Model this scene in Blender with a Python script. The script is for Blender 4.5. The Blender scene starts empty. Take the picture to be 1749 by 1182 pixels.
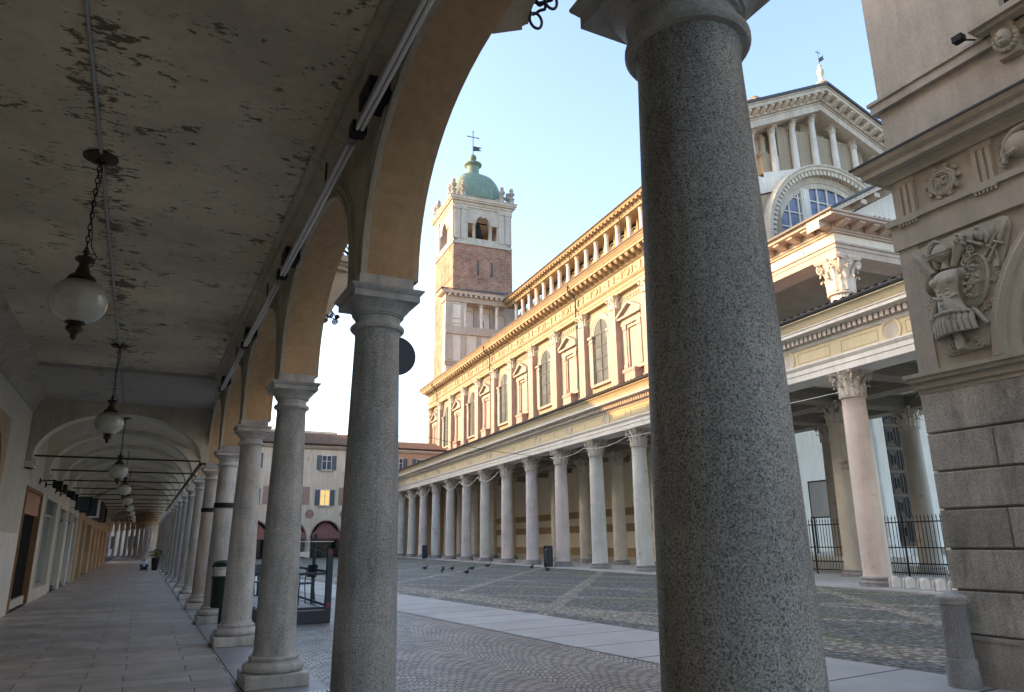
import bpy, bmesh, math, random
from mathutils import Vector, Matrix
R=math.radians; PI=math.pi; rnd=random.Random(7)
sc=bpy.context.scene; COL=sc.collection
TH=R(4.3525); SN,CS=math.sin(TH),math.cos(TH)
P0=(21.75,16.6,0.0)
def cw(n,s,z=0.0):            # cathedral frame (n across, s along) -> world
    return (P0[0]+n*CS+s*SN, P0[1]-n*SN+s*CS, z)

# ------------------------------------------------------------------ mesh builder
class MB:
    def __init__(s): s.v=[]; s.f=[]
    def add(s,vs,fs):
        b=len(s.v); s.v+=[tuple(p) for p in vs]; s.f+=[tuple(i+b for i in f) for f in fs]; return s
    def box(s,x0,y0,z0,x1,y1,z1):
        return s.add([(x0,y0,z0),(x1,y0,z0),(x1,y1,z0),(x0,y1,z0),(x0,y0,z1),(x1,y0,z1),(x1,y1,z1),(x0,y1,z1)],
          [(0,3,2,1),(4,5,6,7),(0,1,5,4),(1,2,6,5),(2,3,7,6),(3,0,4,7)])
    def loft(s,rings,cap=True,closed=True):
        b=len(s.v); n=len(rings[0])
        for r in rings: s.v+=[tuple(p) for p in r]
        for i in range(len(rings)-1):
            for j in range(n if closed else n-1):
                k=(j+1)%n
                s.f.append((b+i*n+j,b+i*n+k,b+(i+1)*n+k,b+(i+1)*n+j))
        if cap and closed:
            s.f.append(tuple(b+j for j in reversed(range(n)))); s.f.append(tuple(b+(len(rings)-1)*n+j for j in range(n)))
        return s
    def ey(s,prof,y0,y1,cap=True): return s.loft([[(x,y0,z) for x,z in prof],[(x,y1,z) for x,z in prof]],cap)
    def ex(s,prof,x0,x1,cap=True): return s.loft([[(x0,y,z) for y,z in prof],[(x1,y,z) for y,z in prof]],cap)
    def ez(s,poly,z0,z1): return s.loft([[(x,y,z0) for x,y in poly],[(x,y,z1) for x,y in poly]])
    def lathe(s,prof,cx=0,cy=0,seg=32,flute=None,cap=True):
        rings=[]
        for r,z in prof:
            ring=[]
            for i in range(seg):
                a=2*PI*i/seg; rr=r*(flute(i) if flute else 1)
                ring.append((cx+rr*math.cos(a),cy+rr*math.sin(a),z))
            rings.append(ring)
        return s.loft(rings,cap)
    def tube(s,pts,r,seg=8,cap=True):
        pts=[Vector(p) for p in pts]; rings=[]; n=len(pts)
        rr=r if isinstance(r,(list,tuple)) else [r]*n
        t0=(pts[1]-pts[0]).normalized(); up=Vector((0,0,1)) if abs(t0.z)<.9 else Vector((1,0,0))
        a=t0.cross(up).normalized()
        for i,p in enumerate(pts):
            t=(pts[min(i+1,n-1)]-pts[max(i-1,0)]).normalized()
            a=(a-t*a.dot(t)).normalized(); b=t.cross(a)
            rings.append([p+(a*math.cos(2*PI*k/seg)+b*math.sin(2*PI*k/seg))*rr[i] for k in range(seg)])
        return s.loft(rings,cap)
    def sph(s,c,r,seg=16,rows=8):
        if not isinstance(r,(tuple,list)): r=(r,r,r)
        rings=[]
        for i in range(rows+1):
            t=-PI/2+PI*i/rows; q=max(math.cos(t),.02)
            rings.append([(c[0]+r[0]*q*math.cos(2*PI*j/seg),c[1]+r[1]*q*math.sin(2*PI*j/seg),c[2]+r[2]*math.sin(t)) for j in range(seg)])
        return s.loft(rings)
    def grid(s,fn,nu,nv):
        b=len(s.v)
        for i in range(nu+1):
            for j in range(nv+1): s.v.append(tuple(fn(i/nu,j/nv)))
        for i in range(nu):
            for j in range(nv):
                q=b+i*(nv+1)+j; s.f.append((q,q+nv+1,q+nv+2,q+1))
        return s
    def quad(s,a,b,c,d): return s.add([a,b,c,d],[(0,1,2,3)])
    def merge(s,o,mat=None):
        vs=[tuple(mat@Vector(p)) for p in o.v] if mat else o.v
        return s.add(vs,o.f)
    def build(s,name,mat,parent=None,loc=None,smooth=35,bevel=0,recalc=True):
        me=bpy.data.meshes.new(name); me.from_pydata(s.v,[],s.f)
        if recalc:
            bm=bmesh.new(); bm.from_mesh(me); bmesh.ops.recalc_face_normals(bm,faces=bm.faces); bm.to_mesh(me); bm.free()
        if mat: me.materials.append(mat)
        if smooth:
            for p in me.polygons: p.use_smooth=True
            me.set_sharp_from_angle(angle=R(smooth))
        me.update()
        o=bpy.data.objects.new(name,me); COL.objects.link(o)
        if parent: o.parent=parent
        if loc: o.location=loc
        if bevel:
            md=o.modifiers.new('bevel','BEVEL'); md.width=bevel; md.segments=2; md.limit_method='ANGLE'
        return o
def thing(name,label,cat,loc=(0,0,0),rz=0,group=None):
    o=bpy.data.objects.new(name,None); COL.objects.link(o); o.location=loc; o.rotation_euler=(0,0,rz); o.empty_display_size=.1
    return tag(o,label,cat,group)
def tag(o,label,cat,group=None):
    o['label']=label; o['category']=cat; o['kind']='thing'
    if group: o['group']=group
    return o
def struct(o,kind='structure'): o['kind']=kind; return o
def dup(root,loc=None,rz=None,label=None,group=None,color=None):
    def cp(o,par):
        c=o.copy(); COL.objects.link(c)
        if par: c.parent=par
        if color: c.color=color
        for ch in [x for x in o.children]: cp(ch,c)
        return c
    r=cp(root,None)
    if loc: r.location=loc
    if rz is not None: r.rotation_euler=(0,0,rz)
    if label: r['label']=label
    if group: r['group']=group
    return r
def sweep(curve,profile,xf=None):
    """curve: [(a,z)] in a plane; profile: [(out,rad)] -> rings; xf maps (out,a,z)->xyz"""
    rings=[]; n=len(curve)
    for i,(a,z) in enumerate(curve):
        a0,z0=curve[max(i-1,0)]; a1,z1=curve[min(i+1,n-1)]
        ta,tz=a1-a0,z1-z0; L=math.hypot(ta,tz) or 1; na,nz=-tz/L,ta/L
        rings.append([xf(o,a+na*r,z+nz*r) for o,r in profile])
    return rings
def arc(c,z,ra,rb,n=24,p=2.0,a0=0,a1=PI):
    out=[]
    for i in range(n+1):
        t=a0+(a1-a0)*i/n; cx,sx=math.cos(t),math.sin(t)
        out.append((c+ra*math.copysign(abs(cx)**(2/p),cx), z+rb*math.copysign(abs(sx)**(2/p),sx)))
    return out
# ------------------------------------------------------------------ materials
class NT:
    def __init__(s,name):
        m=bpy.data.materials.new(name); m.use_nodes=True; s.m=m; s.t=m.node_tree; s.n=s.t.nodes; s.l=s.t.links
        s.b=s.n['Principled BSDF']; s.tc=s.n.new('ShaderNodeTexCoord')
    def new(s,t,**k):
        n=s.n.new(t)
        for a,b in k.items(): setattr(n,a,b)
        return n
    def set(s,sock,v):
        if isinstance(v,bpy.types.NodeSocket): s.l.new(v,sock)
        else: sock.default_value=v
    def math(s,op,a,b=0.0,c=0.0):
        n=s.new('ShaderNodeMath',operation=op); s.set(n.inputs[0],a); s.set(n.inputs[1],b)
        if len(n.inputs)>2: s.set(n.inputs[2],c)
        return n.outputs[0]
    def vmath(s,op,a,b=(0,0,0)):
        n=s.new('ShaderNodeVectorMath',operation=op); s.set(n.inputs[0],a)
        if op=='SCALE': s.set(n.inputs['Scale'],b)
        else: s.set(n.inputs[1],b)
        return n.outputs[0]
    def noise(s,vec,scale,detail=4,rough=.6,out=0):
        n=s.new('ShaderNodeTexNoise'); s.set(n.inputs['Vector'],vec); n.inputs['Scale'].default_value=scale
        n.inputs['Detail'].default_value=detail; n.inputs['Roughness'].default_value=rough; return n.outputs[out]
    def vor(s,vec,scale,feature='F1',out='Distance',rand=1):
        n=s.new('ShaderNodeTexVoronoi',feature=feature); s.set(n.inputs['Vector'],vec); n.inputs['Scale'].default_value=scale
        n.inputs['Randomness'].default_value=rand; return n.outputs[out]
    def ramp(s,f,stops):
        n=s.new('ShaderNodeValToRGB'); s.set(n.inputs[0],f); cr=n.color_ramp
        while len(cr.elements)<len(stops): cr.elements.new(.5)
        for e,(p,c) in zip(cr.elements,stops):
            e.position=p; e.color=(c,c,c,1) if isinstance(c,(int,float)) else (*c,1)
        return n.outputs[0]
    def mix(s,f,a,b,mode='MIX'):
        n=s.new('ShaderNodeMix',data_type='RGBA',blend_type=mode); s.set(n.inputs[0],f)
        for i,v in ((6,a),(7,b)):
            if isinstance(v,tuple) and len(v)==3: v=(*v,1)
            s.set(n.inputs[i],v)
        return n.outputs[2]
    def sep(s,v):
        n=s.new('ShaderNodeSeparateXYZ'); s.set(n.inputs[0],v); return n.outputs
    def comb(s,x,y,z):
        n=s.new('ShaderNodeCombineXYZ'); s.set(n.inputs[0],x); s.set(n.inputs[1],y); s.set(n.inputs[2],z); return n.outputs[0]
    def bump(s,h,strength,dist=.01,nrm=None):
        n=s.new('ShaderNodeBump'); s.set(n.inputs['Height'],h); n.inputs['Strength'].default_value=strength; n.inputs['Distance'].default_value=dist
        if nrm: s.l.new(nrm,n.inputs['Normal'])
        return n.outputs[0]
    def vec(s,jitter=True):
        v=s.tc.outputs['Object']
        if jitter:
            oi=s.new('ShaderNodeObjectInfo'); r=s.math('MULTIPLY',oi.outputs['Random'],37.0)
            v=s.vmath('ADD',v,s.comb(r,r,r))
        return v
    def out(s,col,rough=.8,nrm=None,metal=0,spec=.4):
        s.set(s.b.inputs['Base Color'],(*col,1) if isinstance(col,tuple) and len(col)==3 else col)
        s.set(s.b.inputs['Roughness'],rough); s.b.inputs['Metallic'].default_value=metal
        s.b.inputs['Specular IOR Level'].default_value=spec
        if nrm: s.l.new(nrm,s.b.inputs['Normal'])
        return s.m
def tinted(t,col):
    oi=t.new('ShaderNodeObjectInfo'); return t.mix(1.0,col,oi.outputs['Color'],'MULTIPLY')
def stucco(name,base,var=.18,vs=.8,fine=.12,fs=30,bump=.25,bs=60,rough=.85,streak=.0,stain=None,tint=False,metal=0,spec=.3,jit=True):
    t=NT(name); v=t.vec(jit)
    c=t.mix(1.0,base,t.ramp(t.noise(v,vs,6,.62),[(.25,1-var),(.75,1+var)]),'MULTIPLY')
    if fine: c=t.mix(1.0,c,t.ramp(t.noise(v,fs,3,.7),[(.3,1-fine),(.7,1+fine)]),'MULTIPLY')
    if streak:
        sv=t.vmath('MULTIPLY',v,(5,5,.35)); c=t.mix(1.0,c,t.ramp(t.noise(sv,1.2,5,.65),[(.35,1-streak),(.6,1.0)]),'MULTIPLY')
    if stain:
        for sc_,lo,hi,col,st in stain:
            sv=t.vmath('MULTIPLY',v,st); f=t.ramp(t.noise(sv,sc_,7,.68),[(lo,0.0),(hi,1.0)]); c=t.mix(f,c,col)
    if tint: c=tinted(t,c)
    nb=t.bump(t.noise(v,bs,4,.7),bump,.01) if bump else None
    return t.out(c,rough,nb,metal,spec)
def granite(name,lo,hi,scale=160,bump=.35,tint=True,rough=.6,course=0):
    t=NT(name); v=t.vec()
    n1=t.noise(v,scale,2,.8); n2=t.noise(v,scale*.3,2,.6); n3=t.noise(v,1.6,4,.6)
    f=t.math('ADD',t.math('MULTIPLY',n1,.86),t.math('MULTIPLY',n2,.14))
    c=t.ramp(f,[(.37,lo),(.47,tuple(a*.5+b*.5 for a,b in zip(lo,hi))),(.62,hi)])
    c=t.mix(1.0,c,t.ramp(n3,[(.28,.70),(.5,1.0),(.72,1.18)]),'MULTIPLY')
    c=t.mix(1.0,c,t.ramp(t.noise(t.vmath('MULTIPLY',v,(4,4,.6)),1.3,5,.7),[(.30,.62),(.56,1.0)]),'MULTIPLY')
    c=t.mix(t.ramp(t.noise(t.vmath('MULTIPLY',v,(2,2,.5)),1.1,4,.65),[(.52,0.0),(.70,.22)]),c,(.16,.13,.10))
    sp=t.ramp(t.vor(v,9),[(.02,.35),(.07,1.0)])
    sp2=t.math('MAXIMUM',sp,t.ramp(t.noise(v,.9,2),[(.5,1.0),(.62,0.0)])); c=t.mix(1.0,c,sp2,'MULTIPLY')
    if course:
        zz=t.sep(t.tc.outputs['Object']); w=t.new('ShaderNodeTexWhiteNoise',noise_dimensions='2D'); t.set(w.inputs['Vector'],t.comb(t.math('FLOOR',t.math('DIVIDE',t.math('SUBTRACT',zz[2],.53),course)),t.math('FLOOR',t.math('DIVIDE',t.math('ADD',zz[1],.76),.8)),0.0))
        c=t.mix(1.0,c,t.ramp(w.outputs[0],[(0,.82),(1,1.15)]),'MULTIPLY')
        c=t.mix(t.ramp(t.noise(t.vmath('MULTIPLY',v,(2,2,.7)),1.4,5,.7),[(.55,0.0),(.72,.55)]),c,(.12,.105,.085))
    if tint: c=tinted(t,c)
    return t.out(c,rough,t.bump(f,bump,.006),0,.35)
m={}
m['granite']=granite('granite',(.125,.125,.12),(.66,.655,.63),150,.6)
m['granite_fine']=granite('grey_stone',(.33,.328,.315),(.60,.595,.575),170,.35)
m['rustic']=granite('rusticated_stone',(.34,.305,.255),(.68,.62,.53),75,1.3,False,.85,.4575)
m['marble']=stucco('pale_marble',(.72,.675,.615),.16,1.1,.07,40,.12,50,.55,.12,[(1.3,.60,.72,(.36,.27,.17),(1,1,1.6))],True)
m['dirty_stone']=stucco('dirty_grey_stone',(.36,.335,.31),.3,2.5,.2,40,.4,60,.8)
m['cream']=stucco('cream_stucco',(.80,.73,.62),.14,.6,.07,25,.18,50,.85,.14)
m['cream_dirty']=stucco('weathered_cream_stone',(.64,.57,.475),.18,.7,.1,25,.2,40,.8,.25)
m['yellowcream']=stucco('yellow_cream_plaster',(.62,.53,.345),.10,.5,.06,25,.12,40,.85,.10)
m['grey_cream']=stucco('greyish_white_stone',(.52,.465,.40),.15,.6,.08,30,.15,40,.75,.22)
m['wall_gold']=stucco('warm_cream_wall',(.39,.32,.235),.14,.6,.07,25,.18,50,.85,.16)
m['wall_gold2']=stucco('warm_moulded_stone',(.37,.29,.19),.18,.8,.1,25,.2,40,.8,.22)
m['pink']=stucco('pink_stone',(.41,.295,.245),.14,.9,.09,35,.12,50,.6,.14)
m['jamb']=stucco('pale_window_surround',(.40,.35,.295),.14,.7,.08,30,.15,40,.75,.2)
m['rose']=stucco('rose_cream_stone',(.50,.41,.34),.13,.8,.08,30,.15,45,.7,.16)
m['white_stone']=stucco('white_stone',(.76,.72,.65),.10,.6,.06,30,.12,40,.6,.12)
m['brownband']=stucco('brown_painted_band',(.36,.255,.14),.2,2.5,.12,30,.1,40,.8)
m['dark_ceiling']=stucco('dark_timber_ceiling',(.27,.235,.185),.2,1.2,.15,30,.1,40,.8)
m['beige_wall']=stucco('beige_wall',(.78,.70,.54),.10,.4,.06,20,.1,40,.85,.10)
m['copper']=stucco('verdigris_copper',(.20,.275,.215),.25,.7,.1,12,.15,20,.6,.25,[(1.2,.58,.72,(.12,.20,.14),(1,1,.5))])
m['lead']=stucco('dark_gutter_metal',(.06,.065,.07),.2,2,.1,20,.05,20,.5)
m['iron']=stucco('wrought_iron',(.022,.022,.024),.2,3,.2,40,.1,60,.55,metal=.3)
m['bronze']=stucco('brown_patinated_metal',(.075,.05,.035),.3,9,.2,80,.2,90,.5,metal=.4)
m['steel']=stucco('dark_painted_steel',(.045,.055,.07),.12,3,.1,40,.03,60,.45)
m['alu']=stucco('grey_aluminium',(.42,.43,.43),.1,4,.1,40,.0,60,.35,metal=.7)
m['green_metal']=stucco('dark_green_metal',(.018,.035,.03),.15,3,.1,40,.03,60,.4)
m['whitepaint']=stucco('white_paint',(.75,.76,.76),.06,3,.03,40,.0,60,.4)
m['red']=stucco('red_enamel',(.45,.03,.04),.08,3,.03,40,0,60,.4)
m['maroon']=stucco('faded_maroon_canvas',(.24,.115,.10),.12,1.2,.08,60,.1,90,.85,.1)
m['shutterblue']=stucco('grey_blue_shutter_paint',(.13,.16,.19),.12,3,.08,40,.05,40,.6)
m['house']=stucco('pale_cream_render',(.74,.68,.55),.12,.35,.06,20,.12,30,.9,.16,[(.5,.62,.72,(.48,.40,.28),(1,1,.6))])
m['house2']=stucco('peach_render',(.62,.44,.30),.10,.4,.06,20,.12,30,.9,.12)
m['plaster_in']=stucco('dull_arcade_plaster',(.36,.335,.27),.20,.7,.10,16,.3,26,.9,.18,[(1.4,.60,.74,(.20,.17,.12),(1,1,.5))])
m['arcade_wall']=stucco('grey_brown_arcade_plaster',(.48,.44,.35),.22,.8,.1,18,.3,28,.9,.2,[(1.6,.6,.75,(.17,.145,.11),(1,1,.7))])
m['vault']=stucco('pale_vault_plaster',(.66,.61,.49),.14,.5,.06,14,.2,24,.9,.1,[(.9,.60,.75,(.33,.28,.2),(1,1,1))])
m['vault_grey']=stucco('grey_vault_plaster',(.44,.42,.38),.16,.5,.06,14,.2,24,.9,.1,[(1.2,.58,.72,(.18,.14,.11),(1,.5,1))])
m['ochre']=stucco('ochre_arch_plaster',(.52,.365,.215),.22,.7,.08,14,.22,20,.9,.10,[(1.1,.58,.75,(.34,.235,.145),(1,1,1)),(.8,.60,.64,(.47,.36,.24),(1,1,1)),(3.5,.68,.74,(.26,.18,.12),(1,.5,1))])
m['shopwall']=stucco('pale_shop_wall',(.60,.56,.48),.15,.6,.08,20,.2,30,.85,.12,[(1.0,.60,.7,(.34,.29,.22),(1,1,.8))])
m['shopochre']=stucco('ochre_shop_wall',(.47,.36,.235),.15,.7,.08,20,.2,30,.85,.12)
m['peachpanel']=stucco('peach_sign_board',(.46,.27,.185),.10,1,.05,20,.05,20,.7)
m['rust']=stucco('rusty_brown_frame',(.28,.15,.07),.3,4,.2,40,.2,60,.8)
m['blackgoods']=stucco('black_painted_wood',(.02,.02,.022),.2,3,.1,30,.05,40,.5)
m['rightwall']=stucco('grey_beige_render',(.54,.485,.41),.20,.9,.09,22,.3,24,.9,.14,[(.8,.57,.68,(.60,.545,.47),(1,1,.9)),(2.2,.66,.78,(.17,.14,.11),(1,1,.7))],jit=False)
m['rightstone']=stucco('grey_beige_moulded_stone',(.53,.475,.38),.16,1.3,.08,35,.2,50,.8,.14,jit=False)
m['relief']=stucco('grey_green_relief_stucco',(.52,.48,.39),.20,3,.10,45,.2,70,.75,.1,[(5,.58,.72,(.17,.15,.115),(1,1,1))])
m['terracotta']=stucco('old_roof_tiles',(.19,.125,.095),.35,1.2,.25,14,.2,30,.9,0,[(2.5,.55,.65,(.10,.07,.055),(1,1,1))])
m['globe']=None
def glassy(name,base,rough=.12,var=.3,vs=1.0,spec=.6):
    t=NT(name); v=t.vec(); c=t.mix(1.0,base,t.ramp(t.noise(v,vs,3),[(.3,1-var),(.7,1+var)]),'MULTIPLY')
    return t.out(c,rough,t.bump(t.noise(v,1.5,2),.05,.02),0,spec)
m['window']=glassy('old_window_glass',(.085,.105,.11),.6,.3,1.0,.12)
m['darkglass']=glassy('dark_shop_glass',(.05,.065,.07),.08,.3,1.2,.8)
m['shopglass']=glassy('grey_shop_glass',(.16,.20,.21),.10,.6,1.6,.9)
m['stained']=glassy('violet_blue_leaded_glass',(.15,.165,.27),.3,.45,1.4,.4)
t=NT('clear_glass'); t.b.inputs['Transmission Weight'].default_value=1.0; t.b.inputs['IOR'].default_value=1.02
t.b.inputs['Base Color'].default_value=(.93,.97,.96,1); t.b.inputs['Roughness'].default_value=0.0; m['clear']=t.m
t=NT('opal_lamp_glass'); v=t.vec(); z=t.sep(t.tc.outputs['Object'])[2]
dirt=t.ramp(t.noise(v,6,4),[(.35,.0),(.8,.55)])
top=t.math('MULTIPLY',t.ramp(t.math('ADD',z,t.math('MULTIPLY',t.noise(v,5,3),.08)),[(.08,0.0),(.2,1.0)]),.8)
c=t.mix(t.math('MAXIMUM',top,dirt),(.62,.62,.55),(.16,.13,.095)); m['globe']=t.out(c,.18,None,0,.6); t.b.inputs['Coat Weight'].default_value=.5
t=NT('lit_room_window'); t.b.inputs['Emission Color'].default_value=(1.0,.62,.16,1); t.b.inputs['Emission Strength'].default_value=.55; t.b.inputs['Emission Strength'].default_value=.22; m['litwin']=t.out((.6,.45,.2),.4)
# brick
t=NT('old_brick'); x,y,z=t.sep(t.tc.outputs['Object']); uv=t.comb(t.math('ADD',x,y),z,0.0)
b=t.new('ShaderNodeTexBrick'); t.set(b.inputs['Vector'],uv); b.inputs['Color1'].default_value=(.36,.15,.10,1); b.inputs['Color2'].default_value=(.21,.09,.065,1); b.inputs['Mortar'].default_value=(.42,.34,.27,1)
b.inputs['Scale'].default_value=1; b.inputs['Brick Width'].default_value=.62; b.inputs['Row Height'].default_value=.2; b.inputs['Mortar Size'].default_value=.028; b.inputs['Bias'].default_value=-.1
v=t.vec(False); c=t.mix(1.0,b.outputs[0],t.ramp(t.noise(v,.7,6,.7),[(.3,.6),(.7,1.35)]),'MULTIPLY')
c=t.mix(t.ramp(t.noise(v,2.6,5,.7),[(.56,0.0),(.66,.75)]),c,(.40,.29,.21)); m['brick']=t.out(c,.9,t.bump(b.outputs[1],.6,.02))
# arcade ceiling: cream paint with brown flaking patches thicker along the cable
t=NT('stained_ceiling_paint'); v=t.tc.outputs['Object']; x,y,z=t.sep(v)
c=t.mix(1.0,(.66,.60,.46),t.ramp(t.noise(v,.55,5,.6),[(.3,.74),(.7,1.15)]),'MULTIPLY')
c=t.mix(1.0,c,t.ramp(t.noise(v,9,5,.7),[(.3,.9),(.7,1.08)]),'MULTIPLY')
clus=t.math('ADD',t.ramp(t.noise(v,1.9,3,.6),[(.47,0.0),(.66,1.0)]),t.ramp(t.math('ABSOLUTE',t.math('ADD',x,.70)),[(.05,.75),(.45,0.0)]))
clus=t.math('ADD',clus,t.math('MULTIPLY',t.ramp(x,[(.75,0.0),(1.1,1.0)]),.5))
sp1=t.noise(t.vmath('MULTIPLY',v,(.8,1.6,1.0)),9.5,6,.74)
pt=t.math('ADD',sp1,t.math('MULTIPLY',clus,.132))
f=t.ramp(pt,[(.655,0.0),(.68,.95)])
c=t.mix(f,c,t.mix(t.noise(v,60,3),(.10,.078,.052),(.19,.15,.10)))
f2=t.ramp(t.noise(v,.35,4,.6),[(.58,0.0),(.68,.45)]); c=t.mix(f2,c,(.29,.27,.225))
m['ceiling']=t.out(c,.9,t.bump(t.math('SUBTRACT',t.noise(v,18,4),t.math('MULTIPLY',f,.6)),.3,.012))
# slab pavement under the arcade
t=NT('worn_stone_slabs'); v=t.tc.outputs['Object']; wob=t.vmath('SCALE',t.vmath('SUBTRACT',t.noise(v,.7,2,.5,1),(.5,.5,.5)),.10)
vv=t.vmath('ADD',v,wob)
b=t.new('ShaderNodeTexBrick'); b.offset=.37; b.offset_frequency=2; t.set(b.inputs['Vector'],vv); b.inputs['Color1'].default_value=(.50,.475,.43,1); b.inputs['Color2'].default_value=(.38,.362,.33,1); b.inputs['Mortar'].default_value=(.05,.048,.045,1)
b.inputs['Scale'].default_value=1; b.inputs['Brick Width'].default_value=1.17; b.inputs['Row Height'].default_value=.46; b.inputs['Mortar Size'].default_value=.008; b.inputs['Mortar Smooth'].default_value=.3
c=t.mix(1.0,b.outputs[0],t.ramp(t.noise(v,1.1,6,.65),[(.3,.72),(.7,1.22)]),'MULTIPLY'); c=t.mix(1.0,c,t.ramp(t.noise(v,45,3,.7),[(.3,.86),(.7,1.12)]),'MULTIPLY')
c=t.mix(t.ramp(t.noise(v,2.1,5,.7),[(.60,0.0),(.75,.5)]),c,(.22,.175,.13))
rg=t.ramp(t.noise(v,1.6,4),[(.3,.30),(.7,.62)])
m['slabs']=t.out(c,rg,t.bump(t.math('ADD',t.math('MULTIPLY',b.outputs[1],-1.0),t.math('MULTIPLY',t.noise(v,14,4),.5)),.45,.008),0,.5)
# porphyry setts laid in fans
t=NT('porphyry_setts'); v=t.tc.outputs['Object']; x,y,z=t.sep(v)
wob=t.vmath('SCALE',t.vmath('SUBTRACT',t.noise(v,1.3,2,.5,1),(.5,.5,.5)),.16); x,y,z=t.sep(t.vmath('ADD',v,wob))
W=1.5; fr=t.math('SUBTRACT',t.math('FRACT',t.math('DIVIDE',x,W)),.5); par=t.math('MULTIPLY',t.math('MULTIPLY',fr,fr),2.6)
uv=t.comb(t.math('MULTIPLY',x,1.06),t.math('ADD',y,par),0.0)
b=t.new('ShaderNodeTexBrick'); t.set(b.inputs['Vector'],uv); b.inputs['Color1'].default_value=(.40,.385,.345,1); b.inputs['Color2'].default_value=(.25,.24,.22,1); b.inputs['Mortar'].default_value=(.035,.034,.033,1)
b.inputs['Scale'].default_value=1; b.inputs['Brick Width'].default_value=.125; b.inputs['Row Height'].default_value=.112; b.inputs['Mortar Size'].default_value=.011; b.inputs['Mortar Smooth'].default_value=.6
c=t.mix(1.0,b.outputs[0],t.ramp(t.noise(v,.5,5,.6),[(.3,.75),(.7,1.2)]),'MULTIPLY')
moss=t.ramp(t.noise(v,.8,5,.7),[(.60,0.0),(.72,.4)]); c=t.mix(moss,c,(.13,.15,.085))
h=t.math('ADD',t.math('MULTIPLY',b.outputs[1],-1.0),t.math('MULTIPLY',t.noise(v,9,3),.7))
m['setts']=t.out(c,t.ramp(t.noise(v,3,3),[(.3,.38),(.7,.62)]),t.bump(h,.9,.018),0,.5)
# pale granite slab strip
t=NT('pale_granite_slabs'); v=t.tc.outputs['Object']
b=t.new('ShaderNodeTexBrick'); b.offset=0.0; t.set(b.inputs['Vector'],t.vmath('ADD',v,(0.35,0.0,0))); b.inputs['Color1'].default_value=(.54,.525,.485,1); b.inputs['Color2'].default_value=(.46,.448,.415,1); b.inputs['Mortar'].default_value=(.04,.04,.038,1)
b.inputs['Scale'].default_value=1; b.inputs['Brick Width'].default_value=8; b.inputs['Row Height'].default_value=1.27; b.inputs['Mortar Size'].default_value=.02
c=t.mix(1.0,b.outputs[0],t.ramp(t.noise(v,.9,6,.65),[(.3,.84),(.7,1.12)]),'MULTIPLY'); c=t.mix(1.0,c,t.ramp(t.noise(v,90,2,.7),[(.3,.86),(.7,1.12)]),'MULTIPLY')
m['paleslab']=t.out(c,.6,t.bump(t.math('ADD',t.math('MULTIPLY',b.outputs[1],-1.0),t.math('MULTIPLY',t.noise(v,20,3),.3)),.4,.008))
# pebble mosaic of dark and buff river stones with diagonal buff bands
t=NT('river_pebble_mosaic'); v=t.tc.outputs['Object']; x,y,z=t.sep(v)
pv=t.vmath('MULTIPLY',v,(1,.8,1)); d=t.vor(pv,12.5); pc=t.new('ShaderNodeTexVoronoi'); t.set(pc.inputs['Vector'],pv); pc.inputs['Scale'].default_value=12.5; pr=t.sep(pc.outputs['Color'])[0]
wn=t.math('MULTIPLY',t.math('SUBTRACT',t.noise(v,2.5,2),.5),.16)
def band(a,bb,per,off,wd):
    e=t.math('ADD',t.math('ADD',t.math('MULTIPLY',x,a),t.math('MULTIPLY',y,bb)),off)
    e=t.math('ADD',e,wn); e=t.math('ABSOLUTE',t.math('SUBTRACT',t.math('FRACT',t.math('DIVIDE',e,per)),.5)); return t.math('LESS_THAN',t.math('MULTIPLY',e,per),wd)
q=t.math('MAXIMUM',band(.80,.60,3.9,.9,.2),band(.80,-.60,3.9,.4,.2))
q=t.math('MAXIMUM',q,band(1.0,.073,5.2,-3.1,.15))
e=t.math('ADD',t.math('ADD',x,t.math('MULTIPLY',y,.073)),wn); bd=t.math('MULTIPLY',t.math('GREATER_THAN',e,9.85),t.math('LESS_THAN',e,10.75)); q=t.math('MAXIMUM',q,bd)
q=t.math('MAXIMUM',q,0.0)
light=t.ramp(pr,[(0,(.40,.335,.25)),(.5,(.56,.485,.375)),(1,(.64,.57,.47))]); dark=t.ramp(pr,[(0,(.15,.148,.138)),(.6,(.27,.265,.245)),(1,(.40,.39,.36))])
c=t.mix(q,dark,light); c=t.mix(1.0,c,t.ramp(d,[(.25,1.0),(.62,.28)]),'MULTIPLY')
ms=t.math('MULTIPLY',t.ramp(t.noise(v,.55,5,.7),[(.485,0.0),(.60,.85)]),t.ramp(t.noise(v,7,3,.7),[(.45,0.0),(.57,1.0)])); c=t.mix(ms,c,(.10,.155,.03))
m['pebbles']=t.out(c,.6,t.bump(t.math('MULTIPLY',d,-1.0),1.0,.03),0,.4)
m['portico_floor']=stucco('portico_stone_floor',(.50,.49,.46),.15,.8,.08,30,.2,30,.55)
m['ground']=stucco('grey_street_surface',(.14,.14,.138),.2,.4,.15,20,.3,30,.85)
# ================================================================== GROUND
g=MB().quad((-700,-300,-.05),(900,-300,-.05),(900,1300,-.05),(-700,1300,-.05)).build('ground',m['ground'],smooth=0); struct(g)
o=MB().box(-2.72,-9,-.3,1.2,128,0).build('arcade_pavement',m['slabs'],smooth=0); struct(o)
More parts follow.
